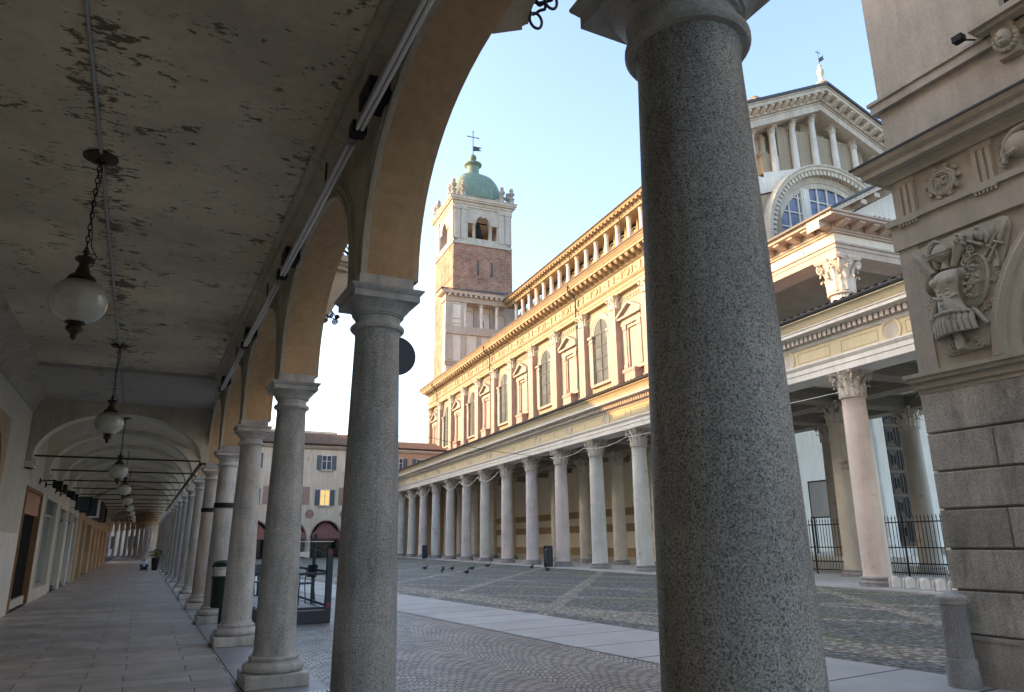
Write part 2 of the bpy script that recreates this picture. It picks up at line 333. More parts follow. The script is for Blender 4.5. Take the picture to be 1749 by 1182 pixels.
# kerb slabs under the columns
t=NT('kerb_granite'); v=t.tc.outputs['Object']; b=t.new('ShaderNodeTexBrick'); b.offset=0; t.set(b.inputs['Vector'],t.vmath('ADD',v,(-.2,.35,0)));
b.inputs['Color1'].default_value=(.38,.385,.385,1); b.inputs['Color2'].default_value=(.29,.295,.30,1); b.inputs['Mortar'].default_value=(.05,.05,.048,1); b.inputs['Scale'].default_value=1; b.inputs['Brick Width'].default_value=6; b.inputs['Row Height'].default_value=1.95; b.inputs['Mortar Size'].default_value=.01
c=t.mix(1.0,b.outputs[0],t.ramp(t.noise(v,1.2,5),[(.3,.8),(.7,1.15)]),'MULTIPLY'); c=t.mix(1.0,c,t.ramp(t.noise(v,70,2),[(.3,.88),(.7,1.1)]),'MULTIPLY'); m['kerb']=t.out(c,.5,t.bump(t.math('ADD',t.math('MULTIPLY',b.outputs[1],-1),t.math('MULTIPLY',t.noise(v,20,3),.3)),.4,.008))
o=MB().box(1.212,-9,-.3,2.1,128,.004).build('kerb',m['kerb'],smooth=0); struct(o)
struct(MB().quad((2.1,-9,-.012),(7.2,-9,-.012),(4.0,84,-.012),(2.1,84,-.012)).build('cobbled_street',m['setts'],smooth=0))
o=MB().quad((0,-16,0),(2.25,-16,0),(2.25,66,0),(0,66,0)).build('stone_slab_path',m['paleslab'],smooth=0); struct(o)
o.location=(6.93,0,-.004); o.rotation_euler=(0,0,math.atan(.068))
a=MB().add([(9.19+1.1,-16,-.008),(40,-16,-.008),(40,84,-.008),(9.25-5.7,84,-.008)],[(0,1,2,3)])
struct(a.build('pebble_mosaic',m['pebbles'],smooth=0))
# ================================================================== ARCADE
YC=[1.68+3.9*i for i in range(20)]
XI,XO=1.375,1.79
arcade=thing('arcade_building','long arcaded building with stained ceiling, ochre arches and shopfronts along the left','building',(-.7,20,0))
AL=lambda mb,name,mat,smooth=35: mb.build(name,mat,arcade,loc=(.7,-20,0),smooth=smooth)
yc_all=[1.68-3.9*k for k in (3,2,1)]+YC
ZT=5.42
for i in range(len(yc_all)-1):
    wi,wo,sof,ring=MB(),MB(),MB(),MB()
    c=(yc_all[i]+yc_all[i+1])/2; pts=arc(c,3.69,1.73,1.40,28,2.3)[::-1]
    pts=[(c-1.73,3.69)]+pts[1:-1]+[(c+1.73,3.69)]
    for (ya,za),(yb,zb) in zip(pts[:-1],pts[1:]):
        wi.quad((XI,ya,za),(XI,yb,zb),(XI,yb,ZT),(XI,ya,ZT)); wo.quad((XO,ya,za),(XO,yb,zb),(XO,yb,ZT),(XO,ya,ZT))
        sof.quad((XI+.03,ya,za),(XO,ya,za),(XO,yb,zb),(XI+.03,yb,zb)); wi.quad((XI,ya,za),(XI+.03,ya,za),(XI+.03,yb,zb),(XI,yb,zb))
    xf=lambda o_,a_,z_:(XI-o_,a_,z_); xo=lambda o_,a_,z_:(XO+o_,a_,z_)
    for mb,f_,pf_ in ((ring,xf,[(0,-.0),(.022,-.0),(.022,-.045),(.008,-.05),(.008,-.09),(.028,-.10),(.028,-.135),(.012,-.14),(.012,-.165),(0,-.17)]),(wo,xo,[(0,0),(.05,0),(.05,-.16),(0,-.2)])):
        mb.loft(sweep(pts[::-1],pf_,f_),cap=False)
    y=yc_all[i+1]; blk=MB()
    wi.quad((XI,y-.22,3.69),(XI,y+.22,3.69),(XI,y+.22,ZT),(XI,y-.22,ZT)); wo.quad((XO,y-.22,3.69),(XO,y+.22,3.69),(XO,y+.22,ZT),(XO,y-.22,ZT))
    blk.box(XI-.03,y-.225,3.59,XO+.01,y+.225,3.70)
    AL(wi,'arch_wall',m['arcade_wall'],0); AL(wo,'outer_arch_wall',m['ochre'],0); AL(sof,'arch_soffit',m['ochre'],50); AL(ring,'archivolt',m['arcade_wall'],30); AL(blk,'impost_block',m['granite_fine'],0)
bl=MB(); bl.box(XI+.02,-9,ZT,XO+.03,78,13.4); bl.box(-14,-9,5.9,XI+.02,78,13.4); bl.box(-14,24,13.4,XO+.03,41,18.8); bl.box(-14,41,13.4,XO+.03,49.5,17.2); bl.box(-14,49.5,13.4,XO+.03,78,19.2); bl.box(-14,-9,-.1,-3.4,78,5.9); bl.box(-14,-9.4,-.1,1.9,-9.0,13.4)  # unseen roof heights stepped to set the shadow line and its sunlit gap
AL(bl,'upper_storeys',m['house'],0)
# ceilings
ce=MB(); ce.quad((-2.72,-9,5.3),(XI,-9,5.3),(XI,17.28,5.3),(-2.72,17.28,5.3)); AL(ce,'ceiling',m['ceiling'],0)
c2=MB(); c2.quad((-2.72,17.28,5.22),(XI,17.28,5.22),(XI,21.0,5.14),(-2.72,21.0,5.14)); c2.quad((-2.72,17.28,5.3),(XI,17.28,5.3),(XI,17.28,5.22),(-2.72,17.28,5.22)); AL(c2,'grey_ceiling',m['vault_grey'],0)
co=MB(); co.ey([(1.10,5.302),(1.10,5.27),(1.15,5.24),(1.19,5.25),(1.21,5.20),(XI+.002,5.14),(XI+.002,5.302)],-9,21.0)
co.ey([(-2.722,4.80),(-2.68,4.80),(-2.66,4.88),(-2.58,5.06),(-2.46,5.18),(-2.30,5.24),(-2.28,5.302),(-2.722,5.302)],-9,21.0)
AL(co,'cornice',m['arcade_wall'],60)
# vaulted part with transverse ribs
vt,ribs=MB(),MB()
xc,hw=-.685,2.035
for k in range(5,19):
    y0,y1=YC[k],YC[k]+3.9; cy=(y0+y1)/2
    def f(u,v_,y0=y0,cy=cy):
        x=-2.72+u*4.07; y=y0+v_*3.9
        a=min(1,abs(x-xc)/hw); b_=min(1,abs(y-cy)/1.95)
        zx=3.72+1.30*math.sqrt(max(0,1-a*a)); zy=3.69+1.42*max(0,1-b_**2.3)**(1/2.3)
        return (x,y,max(zx,zy))
    (vt).grid(f,24,24)
AL(vt,'groin_vault',m['vault'],30)
for k in range(5,20):
    y=YC[k]; w=.27
    prof=[(xc+1.9*math.cos(PI-PI*i/32),3.72+1.16*math.sin(PI*i/32)) for i in range(33)]
    top=5.6 if k in (5,12) else 5.06
    fr=MB(); mb=fr if k in (5,12) else ribs
    for (xa,za),(xb,zb) in zip(prof[:-1],prof[1:]):
        mb.quad((xa,y-w,za),(xb,y-w,zb),(xb,y-w,top),(xa,y-w,top)); mb.quad((xa,y+w,za),(xb,y+w,zb),(xb,y+w,top),(xa,y+w,top))
        ribs.quad((xa,y-w,za),(xb,y-w,zb),(xb,y+w,zb),(xa,y+w,za))
    mb.box(-2.75,y-w,3.45,xc-1.9,y+w,top); mb.box(xc+1.9,y-w,3.70,XI+.005,y+w,top)
    ribs.box(-2.735,y-w-.03,3.45,-2.52,y+w+.03,3.52); ribs.box(-2.735,y-w-.05,3.52,-2.48,y+w+.05,3.6)
    if k in (5,12): AL(fr,'front_spandrel',m['arcade_wall'],0)
    MB().tube([(-2.62,y-.02,3.76),(XI+.02,y-.02,3.76)],.022,8).build('tie_rod',m['iron'],arcade,loc=(.7,-20,0))
AL(ribs,'vault_rib',m['vault'],40)
# left wall with shopfronts
XW=-2.72
ops=[(13.6,18.2,0,4.2,'arch'),(21.9,25.3,.04,3.08,'shutter'),(26.3,29.6,.35,3.1,'window'),(30.9,33.5,.05,3.0,'door'),(34.4,36.7,.05,3.0,'door'),(37.1,39.4,.05,2.9,'window'),(42.2,44.6,.02,2.9,'dark'),(46.6,50.4,.02,2.8,'dark'),(53,55,.02,2.7,'wood'),(57.5,60,.02,2.7,'wood'),(63,65.5,.02,2.7,'dark'),(69,72,.02,2.7,'wood')]
def walls(a,b,mat,name):
    w=MB(); y=a
    for (p,q,z0,z1,k) in ops:
        if p<a or q>b: continue
        w.box(XW-.5,y,0,XW,p,5.5); w.box(XW-.5,p,z1,XW,q,5.5)
        if z0>.1: w.box(XW-.5,p,0,XW,q,z0)
        y=q
    w.box(XW-.5,y,0,XW,b,5.5); AL(w,name,mat,0)
walls(-9,40.2,m['shopwall'],'shop_wall'); walls(40.2,77,m['shopochre'],'ochre_shop_wall')
for (p,q,z0,z1,k) in ops:
    fw=MB(); wd=.09
    def frame(mat,name,d=.035):
        f_=MB(); f_.box(XW-.2,p,z0,XW+d,p+wd,z1); f_.box(XW-.2,q-wd,z0,XW+d,q,z1); f_.box(XW-.2,p+wd,z1-wd,XW+d,q-wd,z1); return AL(f_,name,mat,0)
    if k=='shutter':
        frame(m['rust'],'shutter_frame')
        s_=MB(); n=44
        for i in range(n):
            za=.28+i*(2.12/n); s_.ey([(XW-.16,za),(XW-.12,za+.012),(XW-.12,za+.030),(XW-.16,za+.044)],p+wd,q-wd,False)
        s_.box(XW-.19,p+wd,.05,XW-.165,q-wd,2.45)
        for j in range(28):
            yy=p+wd+.05+j*(q-p-2*wd-.1)/27; s_.box(XW-.118,yy-.012,.28,XW-.108,yy+.012,2.4)
        AL(s_,'roller_shutter',m['iron'],0)
        AL(MB().box(XW-.2,p+wd,.05,XW-.05,q-wd,.26),'shutter_sill',m['shopwall'],0)
        AL(MB().box(XW-.14,p+wd,2.42,XW-.03,q-wd,3.0),'sign_board',m['peachpanel'],0)
    elif k in('window','door'):
        frame(m['shopwall'],'shop_frame')
        g_=AL(MB().box(XW-.14,p+wd,z0,XW-.12,q-wd,2.5),'shop_glass',m['shopglass'],0)
        b_=MB(); mid=(p+q)/2
        b_.box(XW-.16,p+wd,2.5,XW-.06,q-wd,2.58); b_.box(XW-.16,mid-.04,z0,XW-.07,mid+.04,2.5); b_.box(XW-.16,p+wd,z0,XW-.08,q-wd,z0+.1)
        if k=='door': AL(MB().tube([(XW-.06,mid-.12,.95),(XW-.02,mid-.12,.97),(XW-.02,mid-.12,1.33),(XW-.06,mid-.12,1.35)],.014,6),'door_handle',m['alu'])
        AL(b_,'glazing_bar',m['alu'] if k=='window' else m['blackgoods'],0)
        AL(MB().box(XW-.13,p+wd,2.58,XW-.08,q-wd,z1-wd),'transom_panel',m['window'] if p<30 else m['shopglass'],0)
    elif k=='arch':
        cy=(p+q)/2; rr=(q-p)/2-.25; zs=4.15-rr*.75
        fi=MB(); cur=[(cy-rr,0)]+[(cy-rr*math.cos(PI*i/20),zs+rr*.75*math.sin(PI*i/20)) for i in range(21)]+[(cy+rr,0)]
        for (ya,za),(yb,zb) in zip(cur[:-1],cur[1:]):
            fi.quad((XW,ya,za),(XW,yb,zb),(XW-.4,yb,zb),(XW-.4,ya,za))
        for i in range(1,len(cur)-2):
            (ya,za),(yb,zb)=cur[i],cur[i+1]; fi.quad((XW,ya,za),(XW,yb,zb),(XW,yb,4.21),(XW,ya,4.21))
        fi.quad((XW,p,0),(XW,cy-rr,0),(XW,cy-rr,4.21),(XW,p,4.21)); fi.quad((XW,cy+rr,0),(XW,q,0),(XW,q,4.21),(XW,cy+rr,4.21))
        AL(fi,'arched_reveal',m['shopochre'],40)
        AL(MB().box(XW-.46,p,0,XW-.38,q,4.3),'dark_arched_door',m['darkglass'],0)
        ir=MB(); ir.loft(sweep([(a_,z_) for a_,z_ in cur][::-1],[(-.3,0),(-.24,0),(-.24,.09),(-.3,.09)],lambda o_,a_,z_:(XW+o_,a_,z_)),cap=True)
        for j in range(5): ir.tube([(XW-.3,p+.6+j*.85,0),(XW-.3,p+.6+j*.85,3.2+.5*math.sin(PI*(j+.7)/5.4))],.025,6)
        ir.box(XW-.33,p+.3,2.9,XW-.27,q-.3,3.0); AL(ir,'door_ironwork',m['iron'],30)
    else:
        AL(MB().box(XW-.3,p,z0,XW-.22,q,z1),'doorway',m['blackgoods'] if k=='dark' else m['rust'],0); frame(m['shopochre'],'door_surround',.05)
tr=MB()
for y in (33.95,36.9): tr.box(XW-.02,y-.13,0,XW+.06,y+.13,2.55)
AL(tr,'white_jamb',m['whitepaint'],0)
AL(MB().box(XW-.01,40.3,0,XW+.07,41.6,3.3),'ochre_pilaster',m['shopochre'],0)
AL(MB().box(XW-.002,18.4,.0,XW+.006,21.75,1.9),'repainted_patch',m['whitepaint'],0).active_material=m['white_stone']
# ---- column (parts: plinth, base, shaft, capital)
def arcade_column():
    r=thing('granite_column','x','column')
    MB().box(-.36,-.36,.004,.36,.36,.15).build('plinth',m['granite_fine'],r,smooth=0,bevel=.012)
    b=[(.355,.15)]+[(.30+.055*math.cos(a),.205+.055*math.sin(a)) for a in [x*PI/10-PI/2 for x in range(1,11)]]+[(.30,.262),(.275,.275),(.285,.29),(.29,.31),(.278,.325),(.262,.33)]
    MB().lathe(b,seg=48).build('base',m['granite_fine'],r,smooth=45)
    H0,H1=.33,3.27; pr=[(.255,H0),(.243,H0+.035)]
    for i in range(13):
        u=i/12; pr.append((.238-.058*u**1.35,H0+.06+(H1-H0-.11)*u))
    pr+=[(.184,H1-.02),(.192,H1)]
    MB().lathe(pr,seg=64).build('shaft',m['granite'],r,smooth=50)
    cp=MB(); cp.lathe([(.19,3.27),(.212,3.275),(.222,3.29),(.222,3.305),(.21,3.32),(.19,3.325),(.184,3.34),(.184,3.385),(.20,3.39),(.20,3.402),(.213,3.405),(.213,3.42),(.232,3.445),(.258,3.475),(.27,3.497)],seg=48)
    def sq(h,z): return [(-h,-h,z),(h,-h,z),(h,h,z),(-h,h,z)]
    cp.loft([sq(.272,3.495),sq(.272,3.548),sq(.277,3.549),sq(.285,3.56),sq(.30,3.578),sq(.303,3.592)])
    cp.build('capital',m['granite_fine'],r,smooth=40)
    return r
colp=arcade_column()
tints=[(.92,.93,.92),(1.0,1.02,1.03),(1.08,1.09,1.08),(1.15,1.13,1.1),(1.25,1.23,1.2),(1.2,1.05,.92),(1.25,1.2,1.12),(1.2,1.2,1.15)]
ordn=['first','second','third','fourth','fifth','sixth','seventh','eighth','ninth','tenth','eleventh','twelfth','thirteenth','fourteenth','fifteenth','sixteenth','seventeenth','eighteenth','nineteenth','twentieth']
near=['huge dark speckled granite column filling the right of the view, nearest of the arcade','dark granite column with a round sign behind it, second of the arcade','grey granite column standing beside the drain grate, third of the arcade','grey granite column partly hiding the litter bin, fourth of the arcade','pale granite column with a black metal band, nearer of the two banded ones','brown stained granite column with a black metal band, farther of the two banded ones']
far=[]; x,y=1.57,YC[-1]
for k in range(1,14):
    yy=YC[-1]+3.9*k; far.append((1.57-.0024*(yy-74)**2,yy))
far=[q for q in far if q[1]<126]
allc=[(1.57,y) for y in YC]+far
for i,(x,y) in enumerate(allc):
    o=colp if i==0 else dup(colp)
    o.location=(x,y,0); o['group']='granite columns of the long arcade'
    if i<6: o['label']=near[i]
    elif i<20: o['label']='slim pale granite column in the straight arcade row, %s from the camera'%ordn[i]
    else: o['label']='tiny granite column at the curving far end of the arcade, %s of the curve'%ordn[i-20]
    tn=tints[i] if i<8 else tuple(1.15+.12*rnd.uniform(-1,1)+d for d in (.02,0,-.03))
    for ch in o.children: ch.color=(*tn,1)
    if i in (4,5):
        zb=2.36 if i==4 else 2.42
        MB().lathe([(.212,zb),(.218,zb),(.216,zb+.11),(.21,zb+.11)],seg=40).build('metal_band',m['iron'],o)
# curved continuation of the building behind the far columns
cv=MB(); cvo=MB()
for (xa,ya),(xb,yb) in zip(far[:-1],far[1:]):
    pts=arc(0,0,1.70,1.40,16,2.3)[::-1]
    L=lambda a_,dx:(xa+(xb-xa)*((a_+1.95)/3.9)+dx, ya+(yb-ya)*((a_+1.95)/3.9))
    for (a0,z0),(a1,z1) in zip(pts[:-1],pts[1:]):
        for dx in (-.22,.22):
            p,q=L(a0,dx),L(a1,dx); cv.quad((p[0],p[1],3.6+z0),(q[0],q[1],3.6+z1),(q[0],q[1],5.6),(p[0],p[1],5.6))
        p,q=L(a0,-.22),L(a1,-.22); p2,q2=L(a0,.22),L(a1,.22); cv.quad((p[0],p[1],3.6+z0),(q[0],q[1],3.6+z1),(q2[0],q2[1],3.6+z1),(p2[0],p2[1],3.6+z0))
    cv.box(xb-.25,yb-.25,3.58,xb+.25,yb+.25,5.6)
    cvo.quad((xa-4.2,ya,5.2),(xa+.3,ya,5.2),(xb+.3,yb,5.2),(xb-4.2,yb,5.2))
    cvo.box(xa-4,ya,5.25,xa+.35,yb,23)  # unseen height raised so the house shades the far colonnade
curved=thing('curved_arcade_house','distant house over the curving end of the arcade','building',(-1,100,0))
cv.build('arch_wall',m['ochre'],curved,(1,-100,0),0); cvo.build('upper_wall',m['house2'],curved,(1,-100,0),0)
# houses at the far end, one enlarged and one added to block the sun
fh=thing('distant_house','distant orange rendered house left of the curving arcade end','building',(-13,116,0))
MB().box(-14,-30,0,4.6,30,21).build('wall',m['house2'],fh,smooth=0)
for i in range(7): MB().box(4.6,-27+6*i,1.0,4.68,-25.4+6*i,3.0).build('window',m['darkglass'],fh,smooth=0)
f2_=thing('added_end_house','added pale house blocking the sun beyond the last columns of the curving arcade','building',(-4,137,0))
MB().box(-6,0,0,16,12,15).build('wall',m['house'],f2_,smooth=0)
for i in range(5): MB().box(-4+3*i,-.06,1.0,-2.8+3*i,.0,3.0).build('window',m['darkglass'],f2_,smooth=0)
# ---- pendant lamps
def pendant():
    r=thing('pendant_lamp','x','lamp')
    MB().lathe([(.02,1.60),(.05,1.555),(.13,1.575),(.155,1.59),(.155,1.605)],seg=24).build('ceiling_rose',m['bronze'],r)
    ch=MB(); z=1.57; k=0
    while z>.62:
        p=[( (.017*math.cos(a) if k%2 else 0),(0 if k%2 else .017*math.cos(a)), z-.035+.04*math.sin(a)) for a in [2*PI*i/10 for i in range(11)]]
        ch.tube(p,.0055,5,False); z-=.062; k+=1
    ch.tube([(.012+.02*math.sin(i*.9),.02*math.cos(i*.7),1.57-i*.1) for i in range(10)]+[(.09,.0,.56),(.07,0,.47),(.02,0,.43)],.005,5)
    ch.build('chain',m['iron'],r)
    MB().lathe([(.012,.62),(.03,.60),(.018,.57),(.03,.55),(.075,.535),(.085,.515),(.07,.50),(.04,.48),(.045,.44),(.06,.40),(.07,.37),(.10,.35),(.115,.335),(.125,.31),(.09,.30)],seg=24).build('lamp_cap',m['bronze'],r)
    pr=[(.245*max(.04,math.cos(-PI/2+PI*i/22))**.9, .105+.215*math.sin(-PI/2+PI*i/22)) for i in range(23)]
    MB().lathe([(a,b-.105) for a,b in pr],seg=40).build('glass_globe',m['globe'],r,loc=(0,0,.105),smooth=80)
    MB().lathe([(.08,-.095),(.085,-.115),(.05,-.13),(.07,-.15),(.072,-.175),(.04,-.2),(.022,-.23),(.03,-.245),(.005,-.275)],seg=20).build('finial',m['bronze'],r)
    return r
pl=pendant()
for i in range(9):
    y=7.45+7.75*i; o=pl if i==0 else dup(pl)
    zc=5.3-1.605 if i<2 else 4.93-1.605
    if i>1: zc=3.49
    o.location=(-.76,y,zc); o['group']='globe lamps hanging along the arcade'
    o['label']=['large opal globe lamp on a chain, nearest in the arcade','opal globe lamp hanging before the first vaulted bay'][i] if i<2 else 'opal globe lamp hanging in the vaulted arcade, %s from the camera'%ordn[i]
ca=MB().tube([(-.76,-8,5.285),(-.765,2,5.285),(-.75,6,5.286),(-.76,12,5.284),(-.755,17.2,5.285)],.017,8)
ca.tube([(-.76,17.3,5.205),(-.76,21.0,5.125)],.012,6)
tag(ca.build('cable_conduit',m['alu']),'grey conduit running along the stained ceiling above the lamps','conduit')
# ---- strip light rail along the arches
for i,(ya,yb) in enumerate([(-.6,2.35),(2.45,5.25),(5.35,8.9),(9.1,12.6),(12.8,16.6)]):
    r=thing('strip_light','x','strip light',(1.23,ya,4.86),0,'tube lights along the arch wall')
    r['label']=['nearest grey strip light, mostly above the frame','grey strip light over the first near arch, second from the camera','grey strip light passing over the second column','grey strip light above the third column','last grey strip light, just before the vaulted bays'][i]
    L=yb-ya
    MB().box(-.035,0,0,.035,L,.05).build('housing',m['alu'],r,smooth=0,bevel=.008)
    MB().tube([(-.02,.05,-.02),(-.02,L-.05,-.02)],.016,10).tube([(.02,.05,-.02),(.02,L-.05,-.02)],.016,10).build('tube',m['whitepaint'],r)
    MB().box(-.06,L-.12,-.045,.06,L+.0,.06).build('end_cap',m['iron'],r,smooth=0)
    MB().box(-.05,L-.55,.05,.13,L-.25,.2).build('bracket',m['iron'],r,smooth=0); MB().tube([(0,L*.3,.03),(0,L*.3,.44)],.01,6).build('hanger',m['iron'],r)
tag(MB().tube([(1.22,21.0,3.68),(1.22,50,3.62)],.05,8).build('drain_pipe',m['bronze']),'brown pipe running over the column heads in the vaulted part','pipe')
# ---- spot lights, sign boards on the left wall
for i,y in enumerate([24.2,25.6,28.6,30.2]):
    r=thing('spotlight','black spotlight on a wall arm above the shops, %s from the camera'%ordn[i],'spotlight',(XW,y,3.36),0,'spotlights above the shops')
    MB().tube([(0,0,0),(.42,-.25,.02)],.018,6).box(-.01,-.06,-.08,.03,.06,.08).build('arm',m['iron'],r)
    MB().loft([[(.36,-.32+a,-.10+b) for a,b in ((-.1,-.09),(.1,-.09),(.1,.09),(-.1,.09))],[(.60,-.34+a,-.14+b) for a,b in ((-.15,-.13),(.15,-.13),(.15,.13),(-.15,.13))]]).build('lamp_head',m['iron'],r,smooth=0)
for i,(y,h,cm) in enumerate([(35,.55,'steel'),(37.5,.7,'blackgoods'),(41.8,.8,'steel'),(44.5,.95,'whitepaint'),(47.5,1.0,'steel'),(50.5,1.0,'maroon'),(53.5,.9,'blackgoods')]):
    r=thing('hanging_sign','%s blank shop sign board projecting from the left wall, %s from the camera'%({'steel':'grey','blackgoods':'black','whitepaint':'white','maroon':'maroon'}[cm],ordn[i]),'shop sign',(XW,y,3.0),0,'sign boards over the shops')
    MB().box(.15,-.03,0,.62,.03,h).build('board',m[cm],r,smooth=0); MB().tube([(0,0,h*.8),(.2,0,h*.8)],.015,6).tube([(0,0,h*.2),(.2,0,h*.2)],.015,6).build('bracket',m['iron'],r)
# ---- drain grates, bins, planter, seated person, disc sign
for i,(x,y) in enumerate([(1.78,8.6),(1.78,8.22)]):
    mb=MB()
    for k in range(11): mb.box(-.24+k*.045,-.12,0,-.215+k*.045,.12,.006)
    mb.box(-.26,-.14,0,-.24,.14,.007); mb.box(.27-.0,-.14,0,.29,.14,.007); mb.box(-.24,.12,0,.27,.14,.007); mb.box(-.24,-.14,0,.27,-.12,.007)
    r=tag(thing('drain_grate','x','drain grate',(x,y,.006)),['iron drain grate in the kerb, farther of the two behind the third column','iron drain grate in the kerb, nearer of the two behind the third column'][i],'drain grate','drain grates in the kerb')
    mb.build('bars',m['alu'],r,smooth=0); MB().box(-.255,-.135,-.001,.285,.135,.001).build('pit',m['blackgoods'],r,smooth=0)
def bin_(name,label,loc):
    r=thing(name,label,'litter bin',loc,0,'litter bins under the arcade')
    MB().lathe([(.19,.42),(.205,.44),(.215,.95),(.225,.96),(.225,1.0),(.20,1.0),(.19,.9)],seg=28).build('body',m['green_metal'],r)
    MB().lathe([(.20,1.0),(.20,1.12)],seg=28).build('band',m['whitepaint'],r)
    MB().lathe([(.225,1.17),(.23,1.2),(.2,1.25),(.12,1.285),(.01,1.3)],seg=28).tube([(.2,0,1.0),(.2,0,1.18)],.012,6).tube([(-.2,0,1.0),(-.2,0,1.18)],.012,6).build('lid',m['green_metal'],r)
    MB().tube([(0,0,0),(0,0,.45)],.04,10).build('post',m['green_metal'],r); return r
bin_('litter_bin','dark green litter bin with a domed lid beside the banded column',(1.53,15.6,0)); bin_('litter_bin','small distant dark litter bin farther along the column row',(1.75,38.5,0))
r=thing('planter','black pot with a leafy green shrub by the far columns','potted plant',(1.0,53.6,0))
MB().lathe([(.17,0),(.25,.75),(.28,.76),(.28,.8),(.23,.8),(.2,.7)],seg=20).build('pot',m['blackgoods'],r)
lf=MB()
for i in range(240):
    a=rnd.uniform(0,2*PI); q=rnd.uniform(0,1)**.6*.42; z=.82+rnd.uniform(0,.55)*(1-q); d=Vector((math.cos(a)*q,math.sin(a)*q,z)); u=Vector((rnd.uniform(-1,1),rnd.uniform(-1,1),rnd.uniform(0,1))).normalized()*.11; w=u.cross(Vector((rnd.uniform(-1,1),rnd.uniform(-1,1),.3))).normalized()*.03
    lf.add([d-w,d+u*.5-w*0+w*1.0,d+u,d+u*.5-w*1.6],[(0,1,2,3)])
m['leaf']=stucco('shrub_leaf',(.09,.13,.03),.3,9,.2,40,0,40,.6); lf.build('foliage',m['leaf'],r,smooth=0)
# a person seated on the ground, hooded in white
m['cloth_white']=stucco('white_cloth',(.62,.66,.70),.12,4,.05,50,.2,30,.9); m['cloth_dark']=stucco('dark_trousers',(.05,.06,.09),.1,4,.05,50,.2,30,.9); m['skin']=stucco('skin',(.38,.22,.16),.08,6,.05,60,.1,60,.6)
def skinned(name,pts,edges,rad,mat,par,sub=1):
    me=bpy.data.meshes.new(name); me.from_pydata(pts,edges,[]); o=bpy.data.objects.new(name,me); COL.objects.link(o); o.parent=par
    md=o.modifiers.new('skin','SKIN'); sv=me.skin_vertices[0].data
    for i,q in enumerate(rad): sv[i].radius=(q,q); sv[i].use_root=(i==0)
    s_=o.modifiers.new('sub','SUBSURF'); s_.levels=s_.render_levels=sub; md.use_smooth_shade=True; me.materials.append(mat); return o
pr_=thing('person','person in a pale hooded jacket sitting on the arcade pavement','person',(.38,53.1,0))
bd=skinned('body',[(0,0,.12),(0,-.01,.30),(0,-.03,.47),(0,-.06,.57),(0,-.10,.67),(.12,-.03,.12),(.16,-.38,.40),(.16,-.55,.05),(.16,-.70,.05),(-.12,-.03,.12),(-.16,-.38,.40),(-.16,-.55,.05),(-.16,-.70,.05),(.19,-.04,.50),(.24,-.2,.30),(.10,-.40,.32),(-.19,-.04,.50),(-.24,-.2,.30),(-.10,-.40,.32)],
 [(0,1),(1,2),(2,3),(3,4),(0,5),(5,6),(6,7),(7,8),(0,9),(9,10),(10,11),(11,12),(2,13),(13,14),(14,15),(2,16),(16,17),(17,18)],[.15,.15,.15,.06,.09,.09,.07,.05,.04,.09,.07,.05,.04,.07,.05,.035,.07,.05,.035],m['cloth_dark'],pr_)
jk=skinned('hooded_jacket',[(0,.01,.16),(0,.01,.32),(0,-.02,.48),(0,-.045,.60),(0,-.075,.70),(.19,-.03,.50),(.245,-.19,.31),(-.19,-.03,.50),(-.245,-.19,.31)],[(0,1),(1,2),(2,3),(3,4),(2,5),(5,6),(2,7),(7,8)],[.18,.18,.175,.115,.10,.085,.06,.085,.06],m['cloth_white'],pr_)
MB().sph((0,-.155,.665),(.062,.05,.085),12,8).sph((0,-.205,.66),(.013,.02,.02),6,4).build('face',m['skin'],pr_)
tag(MB().lathe([(.02,.0),(.11,.004),(.15,.035),(.145,.037),(.1,.01),(.01,.008)],seg=20).build('plate',m['whitepaint'],None,(.55,51.2,.002)),'small white plate on the pavement before the seated person','plate')
r=thing('disc_sign','round dark blue sign board fixed behind the second column','sign',(1.86,5.95,3.20))
mb=MB(); rg=[[( .175*math.cos(2*PI*i/40)*q, d, .175*math.sin(2*PI*i/40)*q) for i in range(40)] for q,d in ((.02,0),(1,0),(1,.02),(.02,.02))]; mb.loft(rg)
mb.build('panel',m['steel'],r); MB().tube([(-.12,-.18,.08),(-.05,.012,.08)],.015,6).build('bracket',m['iron'],r); MB().tube([(-.12,-.18,-.08),(-.05,.012,-.08)],.015,6).build('bracket',m['iron'],r); r.rotation_euler=(0,0,R(0))
